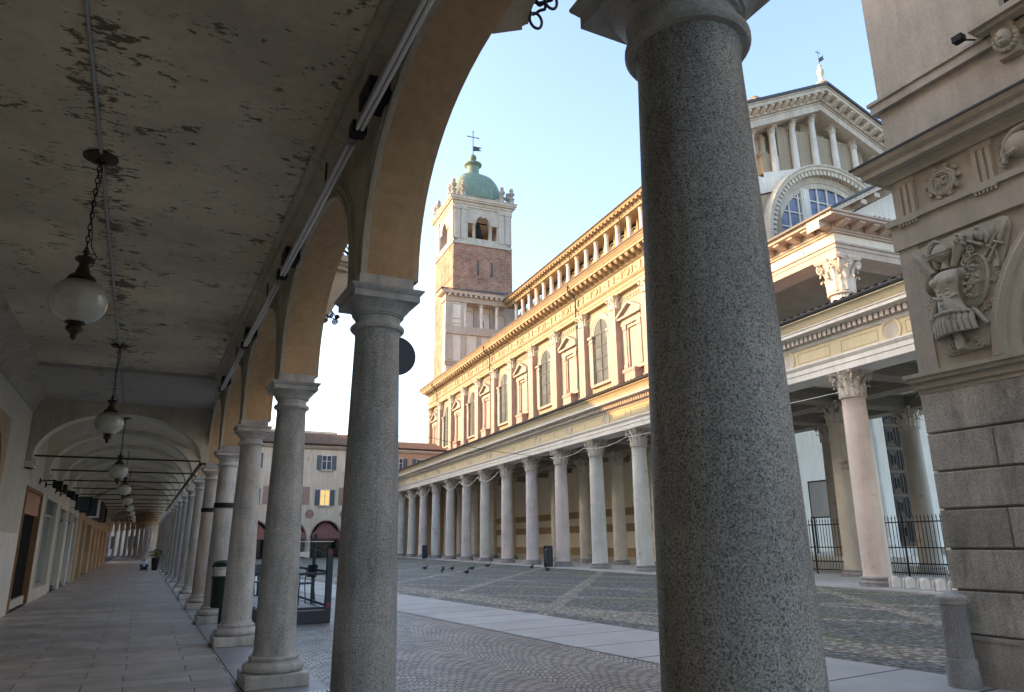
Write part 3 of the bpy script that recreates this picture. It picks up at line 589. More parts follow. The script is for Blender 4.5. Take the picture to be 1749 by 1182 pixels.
# ---- balconies on the outer face
def balcony(y0,y1,x1,z0,label):
    r=thing('balcony',label,'balcony',(XO+.03,(y0+y1)/2,z0),0,'stone balconies on the arcade front'); h=(y1-y0)/2; d=x1-XO-.03
    def out(q,e): 
        a=[(0,-h-e),(d*.6+e*.7,-h-e),(d+e,-h+.17-e*.4)]+[(d+e-.07*math.sin(PI*k/8),-h+.17+.55*k/8) for k in range(1,8)]+[(d+e,-h+.72)]
        return a+[(x_,-y_) for x_,y_ in a[::-1]]
    sl=MB(); 
    for e,a,b_ in ((-.10,.03,.06),(-.04,0,.06),(-.01,.06,.10),(.03,.10,.17),(.0,.17,.2)): sl.ez(out(0,e),a,b_)
    sl.build('slab',m['rightstone'],r,smooth=0)
    for s_ in ((-.86,.86) if y0>5 else ()):
        cs=MB()
        pf=[(0,0),(d*.95,0),(d*.98,-.08),(d*.86,-.18),(d*.66,-.26),(d*.52,-.42),(d*.40,-.52),(d*.30,-.62),(d*.15,-.66),(0,-.64)]
        cs.loft([[(a,s_*h-.11,z) for a,z in pf],[(a,s_*h+.11,z) for a,z in pf]])
        cs.build('console',m['rightstone'],r,smooth=0)
    ra=MB(); ol=out(0,-.05); n=len(ol)
    for z in (.28,1.12): ra.tube([(a,b_,z) for a,b_ in ol],.016,6)
    tot=[0]
    for i in range(n-1): tot.append(tot[-1]+math.dist(ol[i],ol[i+1]))
    k=0; L=tot[-1]; nb=int(L/.13)
    for j in range(nb+1):
        dd=L*j/nb; i=max(q for q in range(n-1) if tot[q]<=dd+1e-6); u=(dd-tot[i])/max(1e-6,tot[i+1]-tot[i]); a=ol[i][0]+(ol[i+1][0]-ol[i][0])*u; b_=ol[i][1]+(ol[i+1][1]-ol[i][1])*u
        nx,ny=(1.0,.0) if a>d*.7 else (0.0,1.0 if b_>0 else -1.0); l=math.hypot(nx,ny) or 1; nx/=l; ny/=l
        ra.tube([(a+nx*bo,b_+ny*bo,.2+.92*t_) for t_,bo in ((0,0),(.15,.09),(.3,.14),(.45,.11),(.6,.02),(.8,-.02),(1,0))],.011,5)
        if j%2==0: ra.tube([(a+nx*.13+.05*math.cos(q*.7)*(1-q/14),b_+ny*.13,.5+.05*math.sin(q*.7)) for q in range(12)],.007,4)
    for q in (.28,.5,.72):
        for sg in (-1,1): ra.tube([(d+.02+.055*math.cos(i*PI/8),sg*(h*q)+.0,.02+.07*math.sin(i*PI/8)) for i in range(17)],.012,5)
        ra.tube([(d+.02+.06*math.cos(i*PI/8),h-.2-q*.5+.07*math.sin(i*PI/8),.12+.02*math.sin(i)) for i in range(17)],.013,5)
    ra.build('railing',m['iron'],r)
    cv_=MB()
    for q in (-.45,0,.45):
        for i in range(10): a=2*PI*i/10; cv_.sph((d*.5+.09*math.cos(a),h*q+.09*math.sin(a),-.01),(.04,.04,.03),7,5)
        cv_.sph((d*.5,h*q,-.02),(.04,.04,.03),8,5)
    cv_.build('carved_soffit',m['rightstone'],r); return r
balcony(2.3,4.47,2.33,5.55,'stone balcony with iron scrolls seen above the nearest open arch'); balcony(9.3,12.6,2.36,5.26,'stone balcony with bulging iron railing seen past the second column')
r=thing('wall_bracket','ornate curled iron bracket below the balcony beyond the second column','bracket',(XO+.03,9.5,4.57)); r.scale=(.5,.5,.5)
mb=MB().tube([(0,0,0),(.25,0,.05),(.5,0,.02)],.014,6)
for c_,q in (((.38,0,.12),.10),((.5,0,-.07),.09),((.22,0,-.06),.08),((.55,0,.08),.07)): mb.tube([(c_[0]+q*(1-i/26)*math.cos(i*.5),0.01*math.sin(i),c_[2]+q*(1-i/26)*math.sin(i*.5)) for i in range(24)],.02,5)
mb.build('scrollwork',m['iron'],r)
# ================================================================== CORINTHIAN PARTS
def corinth(rb,h,seg=24):
    """capital from z=0 to h, shaft radius rb"""
    mb=MB(); ab=h*.11
    mb.lathe([(rb*.98,-.03*h),(rb*1.08,-.02*h),(rb*1.08,.02*h),(rb*.95,.03*h),(rb*.86,.1*h),(rb*.86,.5*h),(rb*.95,.75*h),(rb*1.18,.88*h)],seg=seg)
    def leaf(a,r0,z0,H,wd,curl):
        ca,sa=math.cos(a),math.sin(a); path=[(0,0,.8),(.06,.3,1.15),(.05,.45,.8),(.13,.68,1.1),(.22,.82,.75),(.55,.98,.7),(.85,.93,.45),(.95,.8,.15)]
        rows=[]
        for o,z,w in path:
            r_=r0+rb*.05+o*curl; W_=wd*w
            rows.append([(r_*ca-s_*W_*sa*1.0+k*ca*1, r_*sa+s_*W_*ca+k*sa, z0+z*H) for s_,k in ((-1,-rb*.05),(-.45,rb*.015),(0,rb*.06),(.45,rb*.015),(1,-rb*.05))])
        b=len(mb.v)
        for r_ in rows: mb.v+=r_
        for i in range(len(rows)-1):
            for j in range(4): mb.f.append((b+i*5+j,b+i*5+j+1,b+i*5+j+6,b+i*5+j+5))
    for k in range(8): leaf(2*PI*k/8,rb*.94,.03*h,.42*h,rb*.27,rb*.42)
    for k in range(8): leaf(2*PI*(k+.5)/8,rb*.96,.05*h,.68*h,rb*.26,rb*.52)
    H=rb*1.78; hd=rb*1.42
    poly=[]
    for k in range(4):
        a=PI/4+k*PI/2; b=a+PI/2
        p=Vector((math.cos(a),math.sin(a)))*H; q=Vector((math.cos(b),math.sin(b)))*H; t_=Vector((-math.sin(a),math.cos(a)))*rb*.13
        poly+=[tuple(p-t_),tuple(p+t_)]
        mid=Vector((math.cos(a+PI/4),math.sin(a+PI/4)))*hd*.80
        for u in (.2,.4,.6,.8):
            base=p.lerp(q,u); w=4*u*(1-u); poly.append(tuple(base.lerp(mid+ (base-(p+q)/2)*.95,w*.75)))
    mb.loft([[(x*e,y*e,z) for x,y in poly] for z,e in ((h-ab,.93),(h-ab*.55,.97),(h-ab*.5,1.0),(h,1.02))])
    for k in range(4):
        a=PI/4+k*PI/2; ca,sa=math.cos(a),math.sin(a)
        sp=[]
        for i in range(15):
            t_=i/14; an=PI*.5+t_*2.6*PI; q=rb*.26*(1-.75*t_); sp.append((rb*1.36+q*math.cos(an)*-1.0,h-ab-rb*.27+q*math.sin(an)))
        st=[(rb*.98,.55*h),(rb*1.08,.70*h),(rb*1.2,.82*h)]
        mb.tube([(r_*ca,r_*sa,z) for r_,z in st+sp],[rb*.05]*3+[rb*.075]*15,6)
        for d in (-1,1):
            b=a+d*PI/4*.86; pts=[]
            for i in range(9):
                t_=i/8; an=PI*.5+t_*2.2*PI; q=rb*.17*(1-.7*t_); pts.append((b+d*(-1)*0+ (q*math.cos(an)*-d)/rb,h-ab-rb*.2+q*math.sin(an)))
            mb.tube([(rb*1.14*math.cos(w),rb*1.14*math.sin(w),z) for w,z in pts],rb*.05,5)
        b=a+PI/4; mb.sph((hd*.84*math.cos(b),hd*.84*math.sin(b),h-ab*.6),(rb*.14,rb*.14,rb*.14),8,6)
    return mb
def pilaster(par,n,s,z0,z1,w,capmesh_h,mat,capmat,facing=-1,d=.28,sh=True):
    """flat pilaster whose face looks to -n (facing -1); part 'pilaster' with base and capital"""
    mb=MB(); zc=z1-capmesh_h
    mb.box(n-d,s-w/2,z0+.45,n+.1,s+w/2,zc)
    for e,a,b in ((.09,z0,z0+.2),(.06,z0+.2,z0+.3),(.03,z0+.3,z0+.36),(.05,z0+.36,z0+.45)): mb.box(n-d-e,s-w/2-e,a,n+.1,s+w/2+e,b)
    o=mb.build('pilaster',mat,par,smooth=0)
    return o
def cap_inst(mesh,par,loc,scale=(1,1,1),name='capital',rz=0):
    o=bpy.data.objects.new(name,mesh); COL.objects.link(o); o.parent=par; o.location=loc; o.scale=scale; o.rotation_euler=(0,0,rz); return o
def mesh_of(mb,mat,smooth=40):
    o=mb.build('tmp',mat,None,smooth=smooth); me=o.data; bpy.data.objects.remove(o); return me
cap_unit=mesh_of(corinth(.5,1.0),m['cream_dirty'])          # unit: shaft r .5, height 1
cap_unit.name='corinthian_capital'
def ent_box(par,rects,mat,name):
    """rects: list of (n0,n1,z0,z1,s0,s1)"""
    mb=MB()
    for n0,n1,z0,z1,s0,s1 in rects: mb.box(n0,s0,z0,n1,s1,z1)
    return mb.build(name,mat,par,smooth=0)
# ================================================================== PORTICO (long low colonnade)
port=thing('portico','long low portico with an entablature of roundels and a beamed ceiling before the cathedral','portico',cw(0,0),-TH)
SA,SB=-14.0,67.2
struct(MB().box(-1.15,SA,-.2,9,SB,.03).box(9,SA,-.2,50,20,.03).build('portico_pavement',m['portico_floor'],None,loc=cw(0,0),smooth=0)).rotation_euler=(0,0,-TH)
pf=[(-.55,7.2),(-.55,7.42),(-.58,7.43),(-.58,7.60),(-.60,7.61),(-.66,7.70),(-.66,7.76),(-.52,7.76),(-.52,8.36),(-.57,8.38),(-.62,8.46),(-.62,8.50),(.55,8.50),(.55,7.2)]
MB().ey(pf,SA,SB).build('architrave',m['white_stone'],port,smooth=0)
fz=MB()
k=-3
while k*4.65<SB-4:
    a=k*4.65; b=a+4.65; c=(a+b)/2
    for p,q in ((a+.25,c-.52),(c+.52,b-.25)):   # sunk panels framed by fillets
        if p<SA: continue
        for r_ in ((p,7.86,q,7.89),(p,8.23,q,8.26),(p,7.89,p+.03,8.23),(q-.03,7.89,q,8.23)): fz.box(-.545,r_[0],r_[1],-.515,r_[2],r_[3])
    if c>SA:
        rg=[[( x_,c+r_*math.cos(2*PI*i/32),8.06+r_*math.sin(2*PI*i/32)) for i in range(32)] for r_,x_ in ((.40,-.52),(.40,-.56),(.35,-.575),(.31,-.56),(.28,-.53))]
        fz.loft(rg,cap=False)
    k+=1
fz.build('frieze_panels',m['yellowcream'],port,smooth=40)
k=-3
while k*4.65<SB-4:
    c=k*4.65+2.325
    if c>SA: MB().loft([[(x_,c+r_*math.cos(2*PI*i/28),8.06+r_*math.sin(2*PI*i/28)) for i in range(28)] for r_,x_ in ((.285,-.531),(.22,-.526),(.01,-.524))],cap=False).build('roundel',m['grey_cream'],port,smooth=50)
    k+=1
MB().ey([(-.524,7.765),(-.524,8.36),(-.50,8.36),(-.50,7.765)],SA,SB).build('frieze',m['yellowcream'],port,smooth=0)
dn=MB(); s=SA
while s<SB: dn.box(-.80,s,8.52,-.6,s+.135,8.72); s+=.22
dn.ey([(-.64,8.50),(-.64,8.74),(0,8.74),(0,8.50)],SA,SB)
dn.build('dentils',m['grey_cream'],port,smooth=0)
MB().ey([(-.84,8.72),(-.84,8.75),(-1.02,8.79),(-1.02,8.90),(-1.06,8.92),(-1.06,8.95),(.3,8.95),(.3,8.72)],SA,SB).build('corona',m['white_stone'],port,smooth=0)
MB().ey([(-1.04,8.952),(-1.10,9.06),(-1.16,9.18),(-1.24,9.22),(-1.24,9.25),(.3,9.25),(.3,8.952)],SA,SB).build('cyma',m['yellowcream'],port,smooth=50)
gt=MB().ey([(-1.20,9.255),(-1.27,9.27),(-1.33,9.33),(-1.33,9.38),(-1.22,9.38)],SA,SB); gt.build('gutter',m['lead'],port,smooth=50)
rf=MB()
def roofgrid(n0,z0,n1,z1,s0,s1,pitch=.34):
    cols=int((s1-s0)/pitch); rows=14
    for c_ in range(cols):
        s=s0+c_*pitch
        rf.loft([[(n0+(n1-n0)*u,s+pitch*.5+pitch*.34*math.cos(a),z0+(z1-z0)*u+.075*math.sin(a)) for a in (0,PI*.25,PI*.5,PI*.75,PI)] for u in (0,1)],cap=False,closed=False)
    rf.quad((n0,s0,z0),(n1,s0,z1),(n1,s1,z1),(n0,s1,z0))
roofgrid(-1.25,9.40,7.55,11.2,SA,SB); rf.build('tile_roof',m['terracotta'],port,smooth=60)
cl=MB(); cl.quad((-.5,SA,7.62),(9,SA,7.62),(9,SB,7.62),(-.5,SB,7.62)); k=-3
while k*4.65<SB:
    s=k*4.65
    cl.box(.55,s-.42,7.12,8.8,s+.42,7.62); cl.box(.55,s-.55,7.4,8.8,s+.55,7.62); k+=1
for n in (4.1,8.4): cl.box(n-.45,SA,7.1,n+.45,SB,7.62); cl.box(n-.6,SA,7.38,n+.6,SB,7.62)
cl.build('beamed_ceiling',m['dark_ceiling'],port,smooth=0)
cf=MB(); k=-3
while k*4.65<SB-5:
    s=k*4.65
    for n in (2.2,6.2): cf.box(n-.75,s+1.1,7.56,n+.75,s+3.55,7.6)
    k+=1
cf.build('ceiling_panels',m['beige_wall'],port,smooth=0)
bw=MB(); bw.box(7.70,20,0,7.745,SB,7.62); bw.build('back_wall',m['beige_wall'],port,smooth=0)
bb=MB()
for a,b in ((.35,1.0),(2.15,2.72),(3.3,3.85)): bb.box(7.685,20.1,a,7.70,SB,b)
bb.build('painted_band',m['brownband'],port,smooth=0)
MB().box(7.66,20.1,.03,7.70,SB,.33).build('wall_plinth',m['grey_cream'],port,smooth=0)
ad=MB(); ad.box(-.6,SB,0,8.4,SB+.8,9.2); ad.build('end_wall',m['house2'],port,smooth=0)
# columns
def portico_column():
    r=thing('portico_column','x','column')
    b=[(.74,.03),(.74,.12)]+[(.68+.06*math.cos(a),.155+.05*math.sin(a)) for a in [x*PI/8-PI/2 for x in range(9)]]+[(.66,.21),(.645,.24),(.66,.262)]+[(.645+.045*math.cos(a),.295+.035*math.sin(a)) for a in [x*PI/8-PI/2 for x in range(9)]]+[(.62,.335),(.58,.35)]
    b=[(r_*.80,z_) for r_,z_ in b]; MB().lathe(b,seg=40).build('base',m['dirty_stone'],r,smooth=45)
    pr=[(.575,.35),(.555,.40)]+[(.55-.075*(i/12)**1.6,.42+(6.25-.42)*i/12) for i in range(13)]+[(.50,6.27),(.51,6.30),(.5,6.33)]
    pr=[(r_*.80,z_) for r_,z_ in pr]; MB().lathe(pr,seg=48).build('shaft',m['marble'],r,smooth=50)
    cap_inst(cap_unit,r,(0,0,6.29),(.84,.84,.92))
    return r
pc=portico_column()
cs=[]
for k in range(-2,15): cs.append((0.0,4.65*k,k,'front'))
for k in range(0,14): cs.append((4.1,4.65*k,k,'mid'))
for k in range(-1,4): cs.append((8.4,4.65*k,k,'back'))
fl={0:'pinkish marble portico column standing alone right of the huge dark column',3:'pale marble portico column nearest the left edge of the huge dark column'}
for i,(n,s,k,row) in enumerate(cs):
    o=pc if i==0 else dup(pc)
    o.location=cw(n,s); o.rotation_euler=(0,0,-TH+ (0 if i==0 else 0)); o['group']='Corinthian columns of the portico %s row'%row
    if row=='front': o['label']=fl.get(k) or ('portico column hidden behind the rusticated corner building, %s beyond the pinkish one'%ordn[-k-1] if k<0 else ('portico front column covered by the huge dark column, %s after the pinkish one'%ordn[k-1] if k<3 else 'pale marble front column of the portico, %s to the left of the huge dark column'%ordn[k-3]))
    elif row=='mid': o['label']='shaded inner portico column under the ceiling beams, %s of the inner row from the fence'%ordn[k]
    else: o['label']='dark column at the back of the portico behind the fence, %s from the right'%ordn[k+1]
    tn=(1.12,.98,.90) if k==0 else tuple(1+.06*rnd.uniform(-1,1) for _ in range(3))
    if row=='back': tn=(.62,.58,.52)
    if row=='mid': tn=(.88,.82,.70)  # inner and back rows tinted darker, portico shade put into the marble
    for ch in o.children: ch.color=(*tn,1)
# fence
fe=thing('iron_fence','black iron picket fence between the portico columns before the cathedral door','fence',cw(4.95,0),-TH)
f_=MB(); s=-10.0
while s<13: f_.box(-.011,s-.011,.12,.011,s+.011,2.28); f_.loft([[(-.02,s-.02,2.28),(.02,s-.02,2.28),(.02,s+.02,2.28),(-.02,s+.02,2.28)],[(-.002,s-.002,2.42),(.002,s-.002,2.42),(.002,s+.002,2.42),(-.002,s+.002,2.42)]]); s+=.165
s=-10.0
while s<13: f_.box(-.008,s+.07,.12,.008,s+.086,.62); s+=.165
f_.build('pickets',m['iron'],fe,smooth=0)
for z in (.2,.55,1.15,2.12): MB().box(-.018,-10,z,.018,13,z+.045).build('rail',m['iron'],fe,smooth=0)
for s in (-9.3,-4.65,-2.2,0.0,2.9,4.65,7.6,9.3): MB().tube([(0,s,0),(0,s,2.5)],.035,8).build('post',m['iron'],fe)
# ================================================================== CATHEDRAL
cat=thing('cathedral','large cream and pink stone cathedral with pilastered side wall and gabled front','church',cw(17,45),-TH)
CL=(-17,-45,0)
def cb(mb,name,mat,smooth=0,par=None,bevel=0): return mb.build(name,mat,par or cat,loc=CL if par is None else None,smooth=smooth,bevel=bevel)
SE=80.9
# aisle body
WN=7.75
wl=MB(); wl.box(WN,20,0,WN+.6,SE,20.4); wl.box(WN+.02,20.0,20.4,17,SE-.02,22.8); wl.box(WN+.6,SE-.6,0,17,SE,20.4); wl.box(WN+.6,20.05,10.5,16.5,20.6,20.4)
cb(wl,'aisle_wall',m['wall_gold'])
PS=[23.47,28.2,33.4,38.84,44.07,49.48,54.53,59.83,65.0,70.24,75.25,80.35]
PZ0,PZ1=12.6,20.05
for s in PS:
    pz=MB(); w=1.05; n=WN; d=.52
    pz.box(n-d,s-w/2,PZ0+.42,n+.1,s+w/2,PZ1-1.05)
    for e,a,b in ((.10,PZ0-1.6,PZ0+.18),(.06,PZ0+.18,PZ0+.3),(.09,PZ0+.3,PZ0+.36),(.03,PZ0+.36,PZ0+.42)): pz.box(n-d-e,s-w/2-e,a,n+.1,s+w/2+e,b)
    o=cb(pz,'pilaster',m['pink'])
    cap_inst(cap_unit,o,(n-.16,s,PZ1-1.05),(.86,1.08,1.05))
_e=dict(n=0)
def ZE(z): return z-.30 if z<=21.18 else (20.88+(z-21.18)*.78 if z<=22.36 else 21.80+(z-22.36)*.85)
def lowered(mb):
    mb.v=[(x,y,ZE(z) if z>19.9 else z) for x,y,z in mb.v]; return mb
# entablature of the aisle wall
MB_=MB().ey([(WN-.40,20.35),(WN-.40,20.62),(WN-.44,20.63),(WN-.44,20.92),(WN-.5,20.94),(WN-.60,21.1),(WN-.60,21.18),(WN+.3,21.18),(WN+.3,20.35)],20,SE); cb(lowered(MB_),'architrave',m['wall_gold2'])
cb(lowered(MB().box(WN-.40,20,21.18,WN+.3,SE,22.36)),'frieze',m['wall_gold'])
for i in range(len(PS)-1):
    fr_=MB()
    a,b=PS[i],PS[i+1]; c=(a+b)/2
    for s in (a-.42,a+.42,c-.75,c+.75): fr_.box(WN-.47,s-.12,21.42,WN-.38,s+.12,22.15)
    fr_.loft([[(x_,c+r_*math.cos(2*PI*j/24),21.77+r_*math.sin(2*PI*j/24)) for j in range(24)] for r_,x_ in ((.44,-.39+WN),(.44,WN-.47),(.36,WN-.49),(.30,WN-.44),(.02,WN-.43))],cap=False)
    for s0,s1 in ((a+.85,c-1.1),(c+1.1,b-.85)):
        fr_.box(WN-.43,s0,21.72,WN-.39,s1,21.80); fr_.box(WN-.45,(s0+s1)/2-.08,21.65,WN-.39,(s0+s1)/2+.08,21.87)
    cb(lowered(fr_),'frieze_ornament',m['wall_gold2'],30)
cn=MB().ey([(WN-.45,22.36),(WN-.55,22.45),(WN-.55,22.52),(WN+.3,22.52),(WN+.3,22.36)],20,SE)
cn.ey([(WN-.60,22.52),(WN-.62,22.98),(WN+.3,22.98),(WN+.3,22.52)],20,SE)
s=20.3
while s<SE-.2:
    cn.loft([[(WN-.62,s-.19,z0),(WN-.62,s+.19,z0),(WN-x_,s+.19,z0),(WN-x_,s-.19,z0)] for z0,x_ in ((22.56,.75),(22.66,1.12),(22.82,1.26),(22.98,1.28))]); s+=.82
cn.ey([(WN-1.36,22.98),(WN-1.36,23.2),(WN-1.40,23.22),(WN-1.46,23.34),(WN-1.58,23.5),(WN-1.62,23.5),(WN-1.62,23.58),(WN+.3,23.58),(WN+.3,22.98)],19.6,SE+.5)
cb(lowered(cn),'cornice',m['wall_gold2'],30)
cb(lowered(MB().ey([(WN-1.60,23.585),(WN-1.68,23.62),(WN-1.70,23.74),(WN-1.6,23.74)],19.6,SE+.6).tube([(WN-1.6,SE+.5,23.5),(WN-1.2,SE+.7,23.2),(WN-.2,SE+.25,22.6),(WN-.2,SE+.25,20)],.09,8)),'gutter',m['bronze'],50)
for s in (33.9,54.95,75.7):
    cb(lowered(MB().tube([(WN-1.55,s-.3,23.55),(WN-1.5,s-.3,22.9),(WN-.72,s-.1,22.2),(WN-.66,s,21.9),(WN-.66,s,20.4),(WN-.52,s+.15,20.0),(WN-.52,s+.15,11.4)],.07,8)),'downpipe',m['lead'],50)
cb(MB().quad((WN-1.6,19.6,22.95),(17.5,19.6,27.2),(17.5,SE+.3,27.2),(WN-1.6,SE+.3,22.95)),'aisle_roof',m['terracotta'])
cb(MB().box(WN-.12,20,11.0,WN+.1,SE,12.9).box(WN-.2,20,12.9,WN+.1,SE,13.06),'podium',m['jamb'])
cb(MB().loft([[(WN-.3,s_,22.4),(17.4,s_,22.4),(17.4,s_,27.1),(WN-.3,s_,23.25)] for s_ in (19.75,20.3)]),'aisle_gable',m['wall_gold'])
# bays: arched windows and pedimented niches alternate
xfw=lambda o_,a_,z_:(WN-o_,a_,z_)
for i in range(len(PS)-1):
    a,b=PS[i],PS[i+1]; c=(a+b)/2
    if i%2==1:
        hw_=1.12; zs=17.95; z0=13.75
        cur=[(c-hw_,z0)]+[(c-hw_*math.cos(PI*j/20),zs+hw_*math.sin(PI*j/20)) for j in range(21)]+[(c+hw_,z0)]
        sur=MB().loft(sweep(cur,[(0,0),(.05,0),(.05,.16),(.09,.18),(.09,.40),(.13,.44),(.13,.52),(0,.56)],xfw),cap=False)
        o=cb(sur,'arched_window',m['jamb'],30)
        lo=lambda mb,n_,mt,sm=0: mb.build(n_,mt,o,smooth=sm)
        e=MB(); e.ey([(WN-.25,z0-.2),(WN-.25,z0),(WN,z0),(WN,z0-.2)],c-hw_-.5,c+hw_+.5)
        for q in (-1,1): 
            e.box(WN-.20,c+q*(hw_+.40)-.30,z0,WN,c+q*(hw_+.40)+.30,zs-.25); e.box(WN-.30,c+q*(hw_+.40)-.38,zs-.25,WN,c+q*(hw_+.40)+.38,zs-.05); e.box(WN-.26,c+q*(hw_+.40)-.33,zs-.6,WN,c+q*(hw_+.40)+.33,zs-.52)
        lo(e,'jamb',m['jamb'])
        gl=MB(); poly=[(y_,z_) for y_,z_ in cur]; gl.add([(WN-.015,y_,z_) for y_,z_ in poly],[tuple(range(len(poly)))]); lo(gl,'pane',m['window'])
        br=MB(); br.box(WN-.07,c-.045,z0,WN-.02,c+.045,zs+hw_)
        for q in range(5): br.box(WN-.065,c-hw_,z0+.05+q*1.02,WN-.02,c+hw_,z0+.12+q*1.02)
        for q in (-1,1): br.box(WN-.075,c+q*hw_-.05,z0,WN-.02,c+q*hw_+.05,zs)
        lo(br,'glazing_bar',m['lead'])
    else:
        e=MB(); zt=17.35; q_=1.15
        for q in (-1,1):
            y=c+q*1.02; e.box(WN-.22,y-.2,14.35,WN,y+.2,zt-.35); e.box(WN-.28,y-.26,zt-.35,WN,y+.26,zt); e.box(WN-.26,y-.24,14.0,WN,y+.24,14.35)
        e.box(WN-.3,c-1.4,zt,WN,c+1.4,zt+.28); e.box(WN-.25,c-1.34,zt+.28,WN,c+1.34,zt+.5); e.box(WN-.5,c-1.62,zt+.5,WN,c+1.62,zt+.66)
        e.ex([(c-1.62,zt+.66),(c+1.62,zt+.66),(c,zt+1.5)],WN-.24,WN)
        e.loft([[(x_,c-1.72,zt+.66),(x_,c-1.72,zt+.86),(x_,c,zt+1.74),(x_,c,zt+1.52)] for x_ in (WN-.54,WN)]); e.loft([[(x_,c+1.72,zt+.66),(x_,c+1.72,zt+.86),(x_,c,zt+1.74),(x_,c,zt+1.52)] for x_ in (WN-.54,WN)])
        o=cb(e,'niche_frame',m['jamb'])
        ip=MB(); ip.box(WN-.16,c-.82,14.0,WN,c-.62,zt); ip.box(WN-.16,c+.62,14.0,WN,c+.82,zt); ip.box(WN-.16,c-.62,zt-.25,WN,c+.62,zt); ip.build('niche_surround',m['pink'],o,smooth=0)
        MB().box(WN-.03,c-.62,13.9,WN,c+.62,zt-.25).build('niche_panel',m['jamb'],o,smooth=0)
        pd=MB(); pd.box(WN-.62,c-.72,11.5,WN,c+.72,13.6); pd.box(WN-.70,c-.80,13.6,WN,c+.80,13.75); pd.box(WN-.66,c-.76,13.5,WN,c+.76,13.6); pd.box(WN-.3,c-1.5,13.7,WN,c+1.5,13.95)
        pd.build('pedestal',m['pink'],o,smooth=0)
        mn=MB()
        for j in range(9): 
            y=c-1.6+j*.4; mn.box(WN-.06,y-.15,19.4,WN,y+.15,19.47); mn.box(WN-.06,y-.15,19.47,WN,y-.09,19.75); mn.box(WN-.06,y-.02,19.6,WN,y+.15,19.67)
        mn.build('meander_panel',m['jamb'],o,smooth=0)
# clerestory gallery
GN=17.3; ZG=35.0
cb(MB().box(GN+1.5,20.6,20,28,76,33.6).box(GN-.3,20.6,23.6,GN+1.6,75.5,30.6).box(GN-.45,20.6,30.6,GN+1.6,75.5,30.85),'nave_wall',m['wall_gold'])
ge=MB().ey([(GN-.35,34.4),(GN-.35,34.6),(GN-.4,34.62),(GN-.4,34.8),(GN+1.6,34.8),(GN+1.6,34.4)],20.2,74.0); s=20.5
while s<73.6: ge.box(GN-.95,s-.18,34.84,GN-.4,s+.18,35.02); s+=.78
ge.ey([(GN-.42,34.8),(GN-.42,35.04),(GN+1.6,35.04),(GN+1.6,34.8)],20.2,74.0); ge.ey([(GN-1.0,35.02),(GN-1.05,35.12),(GN-1.15,35.22),(GN+1.6,35.22),(GN+1.6,35.02)],19.8,73.9)
cb(ge,'gallery_cornice',m['wall_gold2'])
cb(MB().ey([(GN-1.15,35.225),(GN-1.28,35.26),(GN-1.28,35.38),(22.9,37.4),(22.9,37.2)],21.5,73.6).ey([(22.9,37.4),(22.9,37.2),(31,33.5),(31,33.7)],21.5,73.6),'nave_roof',m['lead'])
gcol=MB().lathe([(.34,30.85),(.34,31.0),(.27,31.1),(.26,32),(.225,34.0),(.25,34.02),(.25,34.06)],seg=16); gme=mesh_of(gcol,m['marble'])
arc_m=MB()
s=21.9; kk=0
while s<73.2:
    o=cap_inst(gme,cat,(GN+CL[0]+.1,s+CL[1],0),(1,1,1),'gallery_column')
    cap_inst(cap_unit,o,(0,0,34.04),(.5,.5,.52))
    o2=MB().box(GN+1.1,s-.2,30.8,GN+1.55,s+.2,34.6); cb(o2,'gallery_pier',m['wall_gold2'])
    c=s+1.18; cur=[(c-.6,31.0)]+[(c-.6*math.cos(PI*j/10),33.2+.6*math.sin(PI*j/10)) for j in range(11)]+[(c+.6,31.0)]
    arc_m.loft(sweep(cur,[(0,0),(.06,0),(.06,.14),(0,.16)],lambda o_,a_,z_:(GN+1.5-o_,a_,z_)),cap=False)
    s+=2.36; kk+=1
cb(arc_m,'blind_arches',m['wall_gold2'],30)
for s in (41.6,53.3,65.1): cb(MB().tube([(GN-1.1,s,35.2),(GN-.9,s,35.0),(GN-.5,s,34.6),(GN-.5,s,31.0)],.06,6),'downpipe',m['lead'],50)
# transept front (faces the near end), returning gallery
TS=74.0
cb(MB().box(7.75,TS,20,GN+2,TS+1.75,31.0).box(7.75,TS+1.6,31,GN+2,TS+1.75,36).box(7.75,TS,31,10.3,TS+1.6,35),'transept_wall',m['white_stone'])
tb=MB(); tb.box(7.55,TS-.15,26,8.7,TS+.1,34.6); tb.box(9.9,TS-.12,26,10.7,TS+.1,34.6); tb.box(12.2,TS-.12,26,12.9,TS+.1,30.6); tb.box(7.55,TS-.3,29.75,GN,TS+.1,30.1); tb.box(7.55,TS-.2,30.1,GN,TS+.1,30.95)
tb.box(7.45,TS-.3,25.2,GN,TS+.1,25.55); tb.box(7.45,TS-.45,25.55,GN,TS+.1,25.8); tb.box(8.8,TS-.06,31.3,9.8,TS+.05,31.42); tb.box(8.8,TS-.06,32.0,9.8,TS+.05,32.12); tb.box(8.8,TS-.06,34.2,9.8,TS+.05,34.32)
cb(tb,'transept_pilasters',m['grey_cream'])
te=MB().ex([(TS-.3,34.55),(TS-.3,34.8),(TS-.36,34.82),(TS-.36,35.05),(TS+1.6,35.05),(TS+1.6,34.55)],7.5,GN-.3); n=8.0
while n<GN-.8: te.box(n-.18,TS-.9,35.2,n+.18,TS-.36,35.55); n+=.78
te.ex([(TS-.38,35.05),(TS-.38,35.6),(TS+1.6,35.6),(TS+1.6,35.05)],7.5,GN-.3); te.ex([(TS-.95,35.55),(TS-1.0,35.8),(TS-1.1,35.95),(TS+1.6,35.95),(TS+1.6,35.55)],7.0,GN-.9)
te.ey([(7.75,35.55),(6.9,35.6),(6.7,35.95),(7.75,35.95)],TS-.9,TS+1.75); te.ey([(7.75,34.6),(7.4,34.6),(7.4,35.05),(7.75,35.05)],TS,TS+1.75)
cb(te,'transept_cornice',m['grey_cream'])
